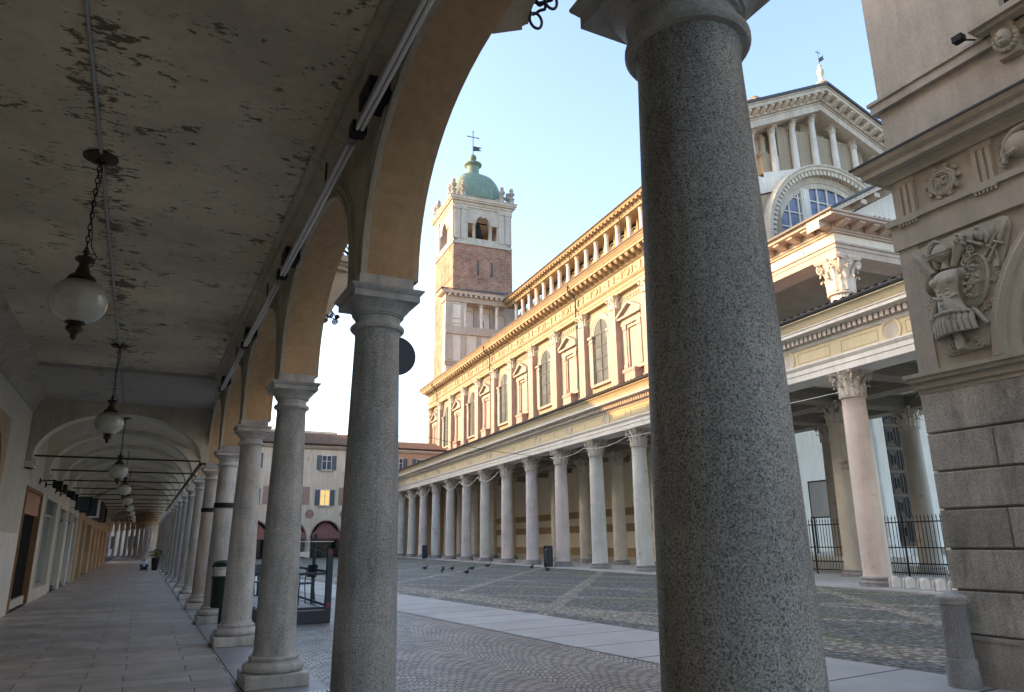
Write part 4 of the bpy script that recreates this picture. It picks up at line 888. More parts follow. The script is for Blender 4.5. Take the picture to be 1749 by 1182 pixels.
cb(MB().box(7.70,TS-.02,20,7.76,TS+1.6,35.5),'transept_return',m['yellowcream'])
cb(MB().add([(6.6,TS-1.2,35.96),(GN-1.2,TS-1.2,35.96),(GN-1.2,TS-1.2,36.1),(6.6,TS-1.2,36.1),(8.4,TS+1.2,36.9),(GN+1,TS+1.2,37.3),(6.6,TS+1.9,36.1),(8.4,TS+1.9,36.9)],[(0,1,2,3),(3,2,5,4),(6,3,4,7)]),'transept_roof',m['lead'])
for n in (10.5,13.0,15.4):
    o=cap_inst(gme,cat,(n+CL[0],TS+.1+CL[1],0),(1,1,1),'gallery_column'); cap_inst(cap_unit,o,(0,0,34.04),(.5,.5,.52))
tw=MB()
for n in (11.7,14.2,16.6):
    cur=[(n-.6,31.2)]+[(n-.6*math.cos(PI*j/10),33.2+.6*math.sin(PI*j/10)) for j in range(11)]+[(n+.6,31.2)]
    tw.loft(sweep(cur,[(0,0),(.07,0),(.07,.14),(0,.16)],lambda o_,a_,z_:(a_,TS+1.6-o_,z_)),cap=False)
for n in (12.6,15.1): tw.box(n-.25,TS+1.2,31,n+.25,TS+1.6,34.6)
cb(tw,'blind_arches',m['grey_cream'],30); cb(MB().box(13.2,TS+1.55,31,13.9,TS+1.62,32.6),'dark_opening',m['blackgoods'])
# ---- gabled front
FS=20.0; NC=22.9
def gz(n,top=37.2): return top-.452*abs(n-NC)
hwf=8.3
cb(MB().loft([[(n,s_,z) for n,z in ((NC-hwf,0),(NC+hwf,0),(NC+hwf,gz(NC+hwf,35.7)),(NC,35.7),(NC-hwf,gz(NC-hwf,35.7)))] for s_ in (FS+1.7,FS+2.3)]),'gable_wall',m['cream'])
lw=MB()   # lower front with the big arch
AR,AZ,AC=6.1,22.9,22.5
lp=[(NC-hwf,0),(NC-hwf,30.0)]
pts=arc(AC,AZ,AR,AR,40)[::-1]
for (n0,z0),(n1,z1) in zip(pts[:-1],pts[1:]):
    t0,t1=28.0+2.4*max(0,1-abs(n0-AC)/8.3),28.0+2.4*max(0,1-abs(n1-AC)/8.3)
    lw.quad((n0,FS,z0),(n1,FS,z1),(n1,FS,max(t1,z1+.4)),(n0,FS,max(t0,z0+.4))); lw.quad((n0,FS,z0),(n1,FS,z1),(n1,FS+1.5,z1),(n0,FS+1.5,z0)); lw.quad((n0,FS,max(t0,z0+.4)),(n1,FS,max(t1,z1+.4)),(n1,FS+1.7,max(t1,z1+.4)),(n0,FS+1.7,max(t0,z0+.4)))
lw.box(NC-hwf,FS,0,AC-AR,FS+1.7,28.2); lw.box(AC+AR,FS,0,NC+hwf,FS+1.7,28.2); lw.box(AC-AR,FS,0,AC+AR,FS+1.7,AZ-.6); lw.box(7.8,FS+.02,0,NC-hwf,FS+.6,10.5)
cb(lw,'front_wall',m['white_stone'])
xfa=lambda o_,a_,z_:(a_,FS-o_,z_)
cur=arc(AC,AZ,AR,AR,48)[::-1]; cur=[(AC-AR,AZ-3.2)]+cur+[(AC+AR,AZ-3.2)]
ar=MB().loft(sweep(cur,[(.0,-.75),(.12,-.75),(.15,-.6),(.15,-.35),(.22,-.3),(.28,-.1),(.36,.0),(.36,.15),(.42,.2),(.42,.36)],xfa),cap=False)
ar.loft(sweep(cur,[(.42,.36),(.85,.50),(.9,.55),(.9,.72),(1.0,.82),(1.0,.92),(0,.94)],xfa),cap=False)
for i in range(-3,53):
    t_=PI-PI*i/49
    if 0<=i<=49: c_,s_=math.cos(t_),math.sin(t_); bs=(AC+(AR+.25)*c_,AZ+(AR+.25)*s_)
    else:
        continue
    T=Vector((-s_,c_)); 
    rr=[[(AC+(AR+q)*c_+T.x*w,FS-o_,AZ+(AR+q)*s_+T.y*w) for w,q in ((-.13,.12),(.13,.12),(.14,.5),(-.14,.5))] for o_ in (.40,.80)]
    ar.loft(rr)
for i in range(4):
    for q in (-1,1): ar.box(AC+q*(AR+.3)-.2,FS-.8,AZ-.6-i*.75,AC+q*(AR+.3)+.2,FS-.4,AZ-.35-i*.75)
cb(ar,'great_archivolt',m['cream_dirty'],30)
AG=AR-.72
lun=cb(MB().add([(AC+AG*math.cos(PI*i/40),FS+.02,AZ+AG*math.sin(PI*i/40)) for i in range(41)]+[(AC-AG,FS+.02,AZ-3.2),(AC+AG,FS+.02,AZ-3.2)],[tuple(range(43))]),'lunette_window',m['stained'])
mu=MB()
for n in [AC-AG+.3+j*1.02 for j in range(12)]:
    d=min(1,abs(n-AC)/AG); h_=AG*math.sqrt(max(0,1-d*d))
    mu.box(n-.055,FS-.10,AZ-3.2,n+.055,FS+.01,AZ+h_)
for j in range(7):
    z=AZ-2.4+j*1.3; d=max(0,z-AZ)/AG
    if d<1: w=AG*math.sqrt(1-d*d); mu.box(AC-w,FS-.08,z-.05,AC+w,FS+.005,z+.05)
mu.build('mullion',m['white_stone'],lun,smooth=0)
for q in (-1,1):
    n=AC+q*2.35; MB().box(n-.42,FS-.2,AZ-3.2,n+.42,FS+.0,AZ+AG*.92).box(n-.26,FS-.27,AZ-3.2,n+.26,FS-.2,AZ+AG*.9).build('window_post',m['white_stone'],lun,smooth=0)
# raking cornice, loggia columns
rk=MB()
for q in (-1,1):
    e=hwf+1.5
    def rak(s0,s1,zb,zt):
        rk.loft([[(NC,s_,gz(NC)+zb),(NC,s_,gz(NC)+zt),(NC+q*e,s_,gz(NC+e)+zt),(NC+q*e,s_,gz(NC+e)+zb)] for s_ in (s0,s1)])
    rak(FS-.30,FS+1.9,-1.7,-.1); rak(FS-.35,FS+2,-1.75,-1.15); rak(FS-.45,FS+2,-1.15,-1.05); rak(FS-.55,FS+2,-.95,-.55); rak(FS-1.2,FS+2,-.42,-.12); rak(FS-1.3,FS+2,-.12,.0)
    for j in range(13):
        n=NC+q*(.42+j*.78); z=gz(n); rk.loft([[(n-.2,s_,z-.42-w),(n+.2,s_,z-.42-w-.18*q*0),(n+.2,s_,z-.42),(n-.2,s_,z-.42)] for s_,w in ((FS-.5,.48),(FS-.8,.36),(FS-1.15,.14))])
cb(rk,'raking_cornice',m['cream_dirty'])
rr_=MB()
for q in (-1,1): rr_.loft([[(NC,s_,37.2),(NC,s_,37.42),(NC+q*10,s_,gz(NC+10)+.22),(NC+q*10,s_,gz(NC+10))] for s_ in (FS-1.45,FS+2.2)])
cb(rr_,'gable_roof_edge',m['lead'])
for q in range(-3,4):
    n=NC-.5+q*2.2; zt=gz(n)-1.75; rise=abs(n-AC); zb=(AZ+math.sqrt(max(0,(AR+1.05)**2-rise**2)) if rise<AR else AZ+4)+.1
    zb=max(zb,28.0)
    cm=MB().lathe([(.42,zb-.4),(.42,zb),(.36,zb+.1),(.28,zb+.2),(.275,zb+1.5),(.235,zt-.75),(.27,zt-.72),(.27,zt-.66)],cx=n,cy=FS+.35,seg=18).box(n-.48,FS-.1,zb-1.3,n+.48,FS+.85,zb-.35)
    o=cb(cm,'loggia_column',m['marble'],40); cap_inst(cap_unit,o,(n,FS+.35,zt-.68),(.54,.54,.68))
    cb(MB().box(n-.22,FS+1.35,29,n+.22,FS+1.72,zt-.3),'loggia_pier',m['cream_dirty'])
    cur=[(n+.55,zb+.3)]+[(n+1.17-.62*math.cos(PI*j/10),zt-1.9+.62*math.sin(PI*j/10)) for j in range(11)]+[(n+1.79,zb+.3)]
    if q<3 and zt-1.9>zb+.3: cb(MB().loft(sweep(cur,[(0,0),(.07,0),(.07,.12),(0,.14)],lambda o_,a_,z_:(a_,FS+1.7-o_,z_)),cap=False),'blind_arch',m['grey_cream'],30)
wr=MB()
for i in range(14): a=2*PI*i/14; wr.sph((NC-.55+.52*math.cos(a),FS+1.62,33.25+.66*math.sin(a)),(.2,.14,.2),8,5)
wr.sph((NC-.55,FS+1.62,33.25),(.26,.16,.36),8,6); cb(wr,'wreath_relief',m['dirty_stone'],60)
cb(MB().box(NC-1.05,FS+1.66,30.7,NC-.35,FS+1.72,31.8),'dark_opening',m['blackgoods'])
fi=MB().lathe([(.8,0),(.8,.8),(.95,.85),(.95,1.05),(.55,1.1),(.5,1.5),(.42,1.6),(.36,2.0),(.30,2.1),(.30,2.3),(.48,2.7),(.55,3.2),(.42,3.7),(.25,3.9),(.2,4.1),(.3,4.25),(.2,4.5),(.05,4.6)],seg=14)
fo=thing('finial_with_cross','stone urn finial with an iron cross and flag on the gable peak','finial',cw(NC+.1,FS-.75,37.15),-TH); fo.scale=(.52,.52,.52)
fi.build('urn',m['cream_dirty'],fo); MB().tube([(0,0,4.5),(0,0,7.3)],.05,6).tube([(-.55,0,6.8),(.55,0,6.8)],.05,6).build('cross',m['lead'],fo)
MB().add([(.05,0,5.0),(.9,0,5.6),(1.35,0,6.2),(.9,0,6.0),(1.2,0,6.7),(.05,0,5.7),(.05,.04,5.0),(.9,.04,5.6),(1.35,.04,6.2),(.9,.04,6.0),(1.2,.04,6.7),(.05,.04,5.7)],[(0,1,3,5),(1,2,3),(3,4,5),(6,7,9,11),(7,8,9),(9,10,11),(0,1,7,6),(1,2,8,7),(5,4,10,11)]).build('flag',m['lead'],fo,smooth=0)
# ================================================================== PRONAOS
pro=thing('pronaos','giant columned porch with a tiled pediment in front of the cathedral','porch',cw(16,10),-TH); PLc=(-16,-10,0)
def pb(mb,name,mat,smooth=0):
    if name in ('architrave','frieze','cornice','pediment','raking_cornice','roof','cornice_tiles'): mb.v=[(x,y,15.7+(z-15.7)*.763 if z<18.16 else z-.58) for x,y,z in mb.v]
    return mb.build(name,mat,pro,loc=PLc,smooth=smooth)
PN,PS_=8.1,7.0; PE=41.0
def frame_box(e,z0,z1,mb,inner=1.5):
    mb.box(PN-e,PS_-e,z0,PE+e,PS_+inner,z1); mb.box(PN-e,PS_+inner,z0,PN+inner,FS-.05,z1)
a_=MB(); frame_box(-.05,15.70,16.15,a_); frame_box(0,16.15,16.42,a_); frame_box(.08,16.42,16.55,a_); pb(a_,'architrave',m['rose'])
a_=MB(); frame_box(-.05,16.55,17.2,a_); 
for k in range(8): a_.box(PN+.4+k*4,PS_-.02,16.65,PN+.46+k*4,PS_+.1,17.1)
for k in range(4): a_.box(PN-.02+.0,PS_+2.2+k*3,16.65,PN+.1,PS_+2.26+k*3,17.1)
pb(a_,'frieze',m['cream'])
a_=MB(); frame_box(.08,17.2,17.34,a_); frame_box(.16,17.34,17.46,a_)
k=0
while PN+.2+k*1.02<PE: a_.loft([[(PN+.2+k*1.02-.2,s_,17.46+w) ,(PN+.2+k*1.02+.2,s_,17.46+w),(PN+.2+k*1.02+.2,s_,17.86),(PN+.2+k*1.02-.2,s_,17.86)] for s_,w in ((PS_-.15,0),(PS_-.5,.08),(PS_-.82,.24))]); k+=1
k=0
while PS_+.2+k*1.02<FS-.3: a_.loft([[(n_,PS_+.2+k*1.02-.2,17.46+w),(n_,PS_+.2+k*1.02+.2,17.46+w),(n_,PS_+.2+k*1.02+.2,17.86),(n_,PS_+.2+k*1.02-.2,17.86)] for n_,w in ((PN-.15,0),(PN-.5,.08),(PN-.82,.24))]); k+=1
frame_box(.12,17.46,17.87,a_); frame_box(.95,17.86,18.05,a_); frame_box(1.05,18.05,18.15,a_); pb(a_,'cornice',m['rose'])
NP=24.56
tg=MB(); ht=18.15; zt=lambda n: ht+.55*(n-(PN-1.05))
tg.loft([[(PN+1.2,s_,ht),(NP,s_,ht),(NP,s_,zt(NP)-.8),(PN+1.2,s_,zt(PN+1.2)-.8)] for s_ in (PS_+.1,PS_+.7)]); tg.loft([[(NP,s_,ht),(PE,s_,ht),(NP,s_,zt(NP)-.8)] for s_ in (PS_+.1,PS_+.7)]); pb(tg,'pediment',m['white_stone'])
rk=MB()
for s0,zb,ztp in ((PS_-.05,-.9,-.34),(PS_-.9,-.35,-.05)):
    rk.loft([[(PN-1.0,s_,zt(PN-1.0)+zb),(PN-1.0,s_,zt(PN-1)+ztp),(NP,s_,zt(NP)+ztp),(NP,s_,zt(NP)+zb)] for s_ in (s0,PS_+.8)])
for j in range(15):
    n=PN+1.6+j*1.05; rk.box(n-.2,PS_-.75,zt(n)-.62,n+.2,PS_,zt(n)-.36)
pb(rk,'raking_cornice',m['cream_dirty'])
rk=MB().loft([[(PN-1.15,s_,zt(PN-1.15)-.02),(PN-1.15,s_,zt(PN-1.15)+.12),(NP,s_,zt(NP)+.12),(NP,s_,zt(NP)-.04)] for s_ in (PS_-1.05,FS)]).loft([[(NP,s_,zt(NP)+.12),(NP,s_,zt(NP)-.04),(PE+1.1,s_,ht),(PE+1.1,s_,ht+.12)] for s_ in (PS_-1.05,FS)]); pb(rk,'roof',m['lead'])
tl=MB(); k=0
while PN+2.0+k*.34<NP-2: tl.tube([(PN+2+k*.34,PS_-.95,ht+.03),(PN+2+k*.34,PS_+.1,ht+.28)],.10,6); k+=1
pb(tl,'cornice_tiles',m['terracotta'],50)
pb(MB().box(PN+1.4,PS_+1.4,15.75,PE,FS,15.95).box(PN+1.5,FS-1.3,14.0,PE,FS-.05,15.75),'coffered_ceiling',m['dark_ceiling'])
dn=MB(); k=0
while PN+1.6+k*.5<PE: dn.box(PN+1.6+k*.5,FS-1.45,15.1,PN+1.85+k*.5,FS-1.3,15.35); k+=1
pb(dn,'inner_dentils',m['cream'])
pb(MB().box(PN-1.2,PS_-1.6,0,PE,FS,.35).box(PN-1.0,PS_-1.3,.35,PE,FS,.7),'steps',m['white_stone'])
flu=lambda i:(.94 if i%4 in(0,) else 1.0)
for j,(n,s) in enumerate([(PN+.8,PS_+.72),(PN+7.0,PS_+.75),(PN+14.2,PS_+.75)]):
    z0=.7; r=.66
    cm=MB().lathe([(r*1.4,z0+.3),(r*1.42,z0+.5),(r*1.2,z0+.6),(r*1.22,z0+.75),(r*1.08,z0+.85)],cx=n,cy=s,seg=48).box(n-1.0,s-1.0,z0,n+1.0,s+1.0,z0+.3)
    o=pb(cm,'column_base',m['white_stone'],45)
    pb(MB().lathe([(r*1.03,z0+.85),(r,z0+1.1),(r*.99,6),(r*.93,10),(r*.85,13.65),(r*.88,13.7)],cx=n,cy=s,seg=96,flute=lambda i:(.945 if i%4==0 else (.975 if i%2 else 1.0))),'fluted_shaft',m['marble'],0)
    o=cap_inst(cap_unit,pro,(n-16,s-10,13.72),(1.32,1.32,1.98))
for n in (9.0,15.6,23.0,28.5):
    pb(MB().box(n-.85,FS-.45,.7,n+.85,FS+.1,13.9).box(n-1.0,FS-.6,.7,n+1.0,FS+.1,1.5),'pilaster',m['white_stone']); cap_inst(cap_unit,pro,(n-16,FS-.15-10,13.0),(1.6,.7,1.3))
dr=MB().box(24.7,FS-.12,.9,27.6,FS-.02,13.2); do=pb(dr,'cathedral_door',m['bronze'])
dd=MB()
for j in range(7):
    z=1.2+j*1.7
    for e,d in ((0,.18),(.18,.15),(.36,.2)):
        for n0 in (24.95,26.25):
            a,b=n0+e,n0+1.1-e; c,d_=z+e,z+1.45-e
            for q in ((a,c,b,c+.08),(a,d_-.08,b,d_),(a,c,a+.08,d_),(b-.08,c,b,d_)): dd.box(q[0],FS-d,q[1],q[2],FS-.1,q[3])
dd.build('door_panels',m['blackgoods'],do,smooth=0)
pb(MB().box(24.0,FS-.3,.7,24.7,FS,13.6).box(27.6,FS-.3,.7,28.3,FS,13.6).box(24.0,FS-.34,13.2,28.3,FS,13.9),'door_frame',m['white_stone'])
# notice board
nb=thing('notice_board','white notice board with fine lines in a dark frame behind the fence','notice board',cw(12.4,13.75,0),-TH-PI/2)
MB().box(-1.35,0,2.75,.5,.05,4.75).build('panel',m['whitepaint'],nb,smooth=0)
f2=MB(); f2.box(-1.4,-.03,2.68,.57,.07,2.75); f2.box(-1.4,-.03,4.75,.57,.07,4.82); f2.box(.5,-.03,2.75,.57,.07,4.75); f2.box(-1.4,-.03,2.75,-1.35,.07,4.75); f2.box(.46,0,0,.54,.08,2.7); f2.box(-1.3,0,0,-1.22,.08,2.7); f2.build('frame',m['iron'],nb,smooth=0)
ln=MB()
for j in range(14): w=rnd.uniform(.3,1.2); ln.box(-1.2,-.012,4.6-j*.12,-1.2+w,-.003,4.609-j*.12)
ln.build('printed_lines',m['alu'],nb,smooth=0)
# ================================================================== BELL TOWER
bt=thing('bell_tower','brick bell tower with an arched belfry and a green copper dome behind the nave','bell tower',cw(14.0,80.85),-TH); bt.scale=(1,1,1.013)
H=4.65
MB().box(-H,-H,0,H,H,44.05).build('brick_shaft',m['brick'],bt,smooth=0)
bk=MB()
for c,w,z0,z1 in ((-1.9,.95,40.2,42.6),(.35,.85,39.6,42.3),(2.75,1.05,40.0,42.5)):
    cur=[(c-w,z0)]+[(c-w*math.cos(PI*j/14),z1-w+w*math.sin(PI*j/14)) for j in range(15)]+[(c+w,z0)]
    bk.loft(sweep(cur,[(-.05,0),(.08,0),(.08,.3),(-.05,.32)],lambda o_,a_,z_:(a_,-H-o_,z_)),cap=False)
bk.box(-H-.05,-H-.05,38.8,H+.05,H+.05,39.0); bk.box(H-.6,-H-.08,36,H+.08,-H+.5,44.0)
bk.build('brick_arches',m['brick'],bt,smooth=30)
sl=MB()
for c in (-.75,1.45): sl.box(c-.12,-H-.12,39.4,c+.12,-H+.02,41.6)
sl.build('slit_column',m['lead'],bt,smooth=0)
for y in (-2.2,-.6,1.2): MB().box(-H-.02,y-.08,38.5,-H+.05,y+.08,41.2).build('slit_window',m['blackgoods'],bt,smooth=0)
bf=MB()   # belfry walls with arched openings on four sides
def belf(T):
    q=[]
    c=0; w=1.12; zs=47.75
    q2=MB()
    cur=[(c-w,45.2)]+[(c-w*math.cos(PI*j/14),zs+w*math.sin(PI*j/14)) for j in range(15)]+[(c+w,45.2)]
    for (a0,z0),(a1,z1) in zip(cur[:-1],cur[1:]):
        q2.quad((a0,-H,z0),(a1,-H,z1),(a1,-H+.6,z1),(a0,-H+.6,z0))
        if a1>a0: q2.quad((a0,-H,z0),(a1,-H,z1),(a1,-H,50.1),(a0,-H,50.1))
    q2.box(-H,-H,44.05,H,-H+.6,45.2); q2.box(-H,-H,45.2,-2.4,-H+.6,50.1); q2.box(2.4,-H,45.2,H,-H+.6,50.1); q2.box(-2.4,-H,47.6,-w,-H+.6,50.1); q2.box(w,-H,47.6,2.4,-H+.6,50.1)
    for sg in (-1,1): q2.lathe([(.26,45.2),(.22,45.5),(.2,47.3),(.28,47.6)],cx=sg*1.36,cy=-H+.3,seg=12)
    for sg in (-1,1):
        q2.box(sg*1.8-.7,-H-.06,47.55,sg*1.8+.7,-H+.05,47.8)
        for c_ in (4.1,3.05): q2.box(sg*c_-.45,-H-.12,44.9,sg*c_+.45,-H+.05,49.6); q2.box(sg*c_-.52,-H-.2,49.6,sg*c_+.52,-H+.05,50.1)
    q2.loft(sweep(cur[1:-1],[(0,0),(.1,0),(.1,.3),(0,.34)],lambda o_,a_,z_:(a_,-H-o_,z_)),cap=False); q2.box(-.2,-H-.2,48.6,.2,-H,49.3)
    bf.merge(q2,T)
for k in range(4): belf(Matrix.Rotation(k*PI/2,4,'Z'))
bf.box(-H-.15,-H-.15,44.05,H+.15,H+.15,44.35)
bf.build('belfry',m['grey_cream'],bt,smooth=30)
cn=MB()
for e,a,b in ((.12,50.1,50.4),(.25,50.4,50.55),(.6,50.85,51.1),(.75,51.1,51.45),(.85,51.45,51.55),(.3,50.55,50.85)): cn.box(-H-e,-H-e,a,H+e,H+e,b)
cn.build('cornice',m['cream_dirty'],bt,smooth=0)
MB().box(-H+.1,-H+.1,45,H-.1,-H+.65,45.1).box(-H+.7,-H+.7,44.2,H-.7,H-.7,44.4).build('belfry_floor',m['dark_ceiling'],bt,smooth=0)
MB().lathe([(.05,48.2),(.25,48.15),(.42,47.8),(.5,47.2),(.6,46.6),(.78,46.2),(.86,46.05),(.8,46.0)],cx=-.25,cy=-H+1.5,seg=24).tube([(-1.6,-H+1.5,48.4),(1.2,-H+1.5,48.4)],.1,6).tube([(-.25,-H+1.5,48.2),(-.25,-H+1.5,48.6)],.1,6).build('bell',m['iron'],bt)
dm=MB(); ra_=[]
nn=44
def dring(q,z): 
    r_=[]
    for i in range(nn):
        a=2*PI*i/nn; sq_=1/max(abs(math.cos(a)),abs(math.sin(a))); f_=(1-.55)*1+.55*min(sq_,1.25); r_.append((q*f_*math.cos(a),q*f_*math.sin(a),z))
    return r_
dm.loft([dring(4.15,52.4)]+[dring(4.2*math.cos(t_*PI/2)**.8+.02,52.7+5.3*math.sin(t_*PI/2)**1.05) for t_ in [j/16 for j in range(16)]]+[dring(.9,58.1)])
dm.lathe([(1.15,57.5),(1.1,58.0),(1.0,58.2),(1.0,59.6),(1.45,59.9),(1.45,60.1),(.95,60.25),(.5,60.7),(.3,60.8)],seg=16); dm.sph((0,0,61.3),.6,14,10); dm.build('copper_dome',m['copper'],bt,smooth=40)
hs=MB()
for a_,b_ in ((-.5,54.6),(-.5,55.2)): hs.box(-.8,-4.35+.1*(b_-54.6)*8,b_,.2,-4.0+.1*(b_-54.6)*8,b_+.05)
MB().box(-3.9,-3.9,51.55,3.9,3.9,52.75).build('attic',m['grey_cream'],bt,smooth=0)
MB().tube([(0,0,61.6),(0,0,66.0)],.07,6).tube([(-.9,0,65.1),(.9,0,65.1)],.07,6).sph((.95,0,65.1),.12,6,4).sph((-.95,0,65.1),.12,6,4).sph((0,0,66.1),.14,6,4).build('cross',m['lead'],bt)
MB().add([(.1,0,62.6),(1.5,0,62.9),(1.0,0,63.15),(1.6,0,63.5),(.1,0,63.5),(.1,.05,62.6),(1.5,.05,62.9),(1.0,.05,63.15),(1.6,.05,63.5),(.1,.05,63.5)],[(0,1,2,4),(2,3,4),(5,6,7,9),(7,8,9),(0,1,6,5),(4,3,8,9)]).build('weather_vane',m['lead'],bt,smooth=0)
ur=mesh_of(MB().lathe([(.4,0),(.4,.9),(.5,.95),(.5,1.1),(.25,1.15),(.18,1.35),(.3,1.5),(.5,1.75),(.52,1.95),(.35,2.1),(.2,2.15),(.28,2.3),(.34,2.5),(.25,2.75),(.05,2.9)],seg=14),m['dirty_stone'])
for sx in (-1,1):
    for sy in (-1,1):
        for dx,dy in ((0,0),(-1.6,0),(0,-1.6)): cap_inst(ur,bt,(sx*(4.9+dx*1.0-.15),sy*(4.9+dy*1.0-.15),51.55),(1,1,1),'urn')
# ================================================================== CORNER BUILDING (right edge)
BX,BY=8.55,5.5
cbd=thing('corner_building','grey beige corner building with a rusticated base and carved military trophy','building',(BX,BY,0))
def kb(mb,name,mat,smooth=0,par=None,bevel=0): return mb.build(name,mat,par or cbd,smooth=smooth,bevel=bevel)
AC_,AZ_,AR_=-2.95,3.55,1.62      # arch: centre along the face, springing, radius
ww=MB(); pts=[(AC_+AR_,0)]+arc(AC_,AZ_,AR_,AR_*.98,24)+[(AC_-AR_,0)]
for (a0,z0),(a1,z1) in zip(pts[:-1],pts[1:]):
    ww.quad((0,a0,z0),(0,a1,z1),(.7,a1,z1),(.7,a0,z0))
    if abs(a1-a0)>1e-5: ww.quad((0,a0,z0),(0,a1,z1),(0,a1,5.6),(0,a0,5.6))
ww.box(0,AC_+AR_,0,6,0,5.6); ww.box(0,-16,0,6,AC_-AR_,5.6); ww.box(.7,AC_-AR_,0,6,AC_+AR_,5.6)
kb(ww,'ground_wall',m['rightstone'])
kb(MB().box(.0,-16,5.6,12,0,6.2),'frieze_wall',m['rightstone'])
kb(MB().box(.01,-1.58,6.2,12,-.01,17).box(.01,-16,6.2,12,-2.9,17).box(.01,-2.9,6.2,12,-1.58,7.5).box(.35,-2.9,7.5,12,-1.58,9.8).box(.01,-2.9,9.8,12,-1.58,17),'upper_wall',m['rightwall'])
kb(MB().box(.30,-2.9,7.5,.34,-1.58,9.8),'window_pane',m['darkglass']); kb(MB().box(-.03,-1.72,7.5,.1,-1.56,9.9).box(-.03,-2.95,7.5,.1,-2.8,9.9),'window_frame',m['rightstone'])
rs=MB(); zj=[.52,1.0,1.454,1.905,2.347,2.806,3.31]
rj=random.Random(3)
for i in range(6):
    z0,z1=zj[i]+.012,zj[i+1]-.012; cut=[0.03,-.78 if i%2 else -1.36]
    a=.035; seg=[(.035,-.74),(-.745,-1.33)] if i%2==0 else [(.035,-1.33)]
    for p,q in seg:
        e=.012; rs.loft([[(-.0,p,z0-.0),(-.0,q,z0),(-.0,q,z1),(-.0,p,z1)],[(-.04,p,z0),(-.04,q,z0),(-.04,q,z1),(-.04,p,z1)],[(-.055,p-e,z0+e),(-.055,q+e,z0+e),(-.055,q+e,z1-e),(-.055,p-e,z1-e)]])
    rs.box(-.0,-.0,z0,3,.035,z1); rs.box(-.04,-16,z0,0,AC_-AR_,z1)
kb(rs,'rusticated_block',m['rustic'])
kb(MB().box(-.075,-1.33,-.1,.0,.07,.47).box(-.09,-1.33,.47,.0,.085,.515).box(-.075,-16,-.1,0,AC_-AR_,.5).box(0,0,-.1,3,.07,.47),'plinth',m['rustic'])
im=MB()
for o_,a,b in ((.05,3.30,3.36),(.08,3.36,3.45),(.13,3.45,3.50),(.16,3.50,3.55)): im.box(-o_,-1.36-o_*.2,a,.5,.0+o_,b)
kb(im,'impost',m['rightstone'])
cur=[(AC_+AR_,3.55)]+arc(AC_,AZ_,AR_,AR_*.98,30)[1:-1]+[(AC_-AR_,3.55)]
kb(MB().loft(sweep(cur[::-1],[(0,0),(.05,0),(.05,.10),(.08,.11),(.08,.24),(.11,.26),(.13,.32),(.10,.36),(.10,.40),(0,.42)],lambda o_,a_,z_:(-o_,a_,z_)),cap=False),'archivolt',m['rightstone'],30)
kb(MB().box(-.025,-.235,3.55,.2,.02,5.22),'corner_strip',m['rightwall'])
en=MB(); en.box(-.06,-16,5.22,.2,.06,5.56); en.box(-.10,-16,5.56,.2,.10,5.64)
kb(en,'architrave',m['rightstone'])
for a in (.20,1.19,2.18,3.17):
    tg=MB(); gu=MB()
    w=.115
    for j in range(3): c=-a+(j-1)*.083; tg.loft([[(-.015,c-.034,5.66),(-.015,c+.034,5.66),(-.015,c+.034,6.10),(-.015,c-.034,6.10)],[(-.05,c-.022,5.66),(-.05,c+.022,5.66),(-.05,c+.022,6.07),(-.05,c-.022,6.07)]])
    tg.box(-.03,-a-.135,6.09,.0,-a+.135,6.17); tg.box(-.015,-a-.125,5.65,0,-a+.125,6.1)
    for j in range(6): gu.tube([(-.08,-a+.115-j*.046,5.56),(-.08,-a+.115-j*.046,5.505)],[.012,.018],6)
    gu.box(-.10,-a-.14,5.545,-.06,-a+.14,5.558)
    kb(tg,'triglyph',m['rightstone']); kb(gu,'guttae',m['rightstone'])
cp_=MB().ey([(0,6.17),(-.06,6.17),(-.07,6.22),(-.11,6.25),(-.12,6.29),(-.24,6.29),(-.25,6.36),(-.30,6.40),(-.33,6.46),(0,6.46)],-16,.0)
cp_.ex([(0,6.17),(.06,6.17),(.07,6.22),(.11,6.25),(.12,6.29),(.24,6.29),(.25,6.36),(.30,6.40),(.33,6.46),(0,6.46)],0,5)
cp_.loft([[(-o_,0,z),(-o_,o_,z),(0,o_,z),(0,0,z)] for o_,z in ((.06,6.17),(.07,6.22),(.11,6.25),(.12,6.289),(.24,6.291),(.25,6.36),(.30,6.40),(.33,6.46))])
kb(cp_,'cornice',m['rightstone'])
kb(MB().box(-.345,-16,6.462,.02,.345,6.49),'cornice_flashing',m['lead'])
st=MB(); st.box(-.07,-16,7.27,.2,.07,7.44); st.box(-.10,-16,7.40,.2,.10,7.445); kb(st,'string_course',m['rightwall'])
bk=MB().ey([(0,7.0),(-.08,7.02),(-.10,7.2),(-.16,7.40),(-.16,7.45),(0,7.45)],-1.86,-1.62); bk.box(-.30,-3.1,7.45,.0,-1.45,7.53); bk.box(-.24,-3.05,7.40,0,-1.5,7.45)
kb(bk,'window_sill',m['rightstone'])
hd=MB().sph((-.13,-1.74,7.24),(.09,.09,.12),14,10).sph((-.215,-1.74,7.22),(.03,.03,.04),8,6).sph((-.19,-1.705,7.265),(.025,.02,.02),8,5).sph((-.19,-1.775,7.265),(.025,.02,.02),8,5).sph((-.19,-1.74,7.165),(.04,.045,.03),8,5)
for i in range(18): a=2*PI*i/18; hd.sph((-.10,-1.74+.115*math.cos(a),7.24+.15*math.sin(a)),(.045,.038,.038),7,5)
kb(hd,'lion_head',m['relief'],60)
kb(MB().tube([(0,-1.45,7.46),(-.3,-1.36,7.42)],.012,5).box(-.38,-1.42,7.38,-.28,-1.3,7.46),'sill_floodlight',m['iron'])
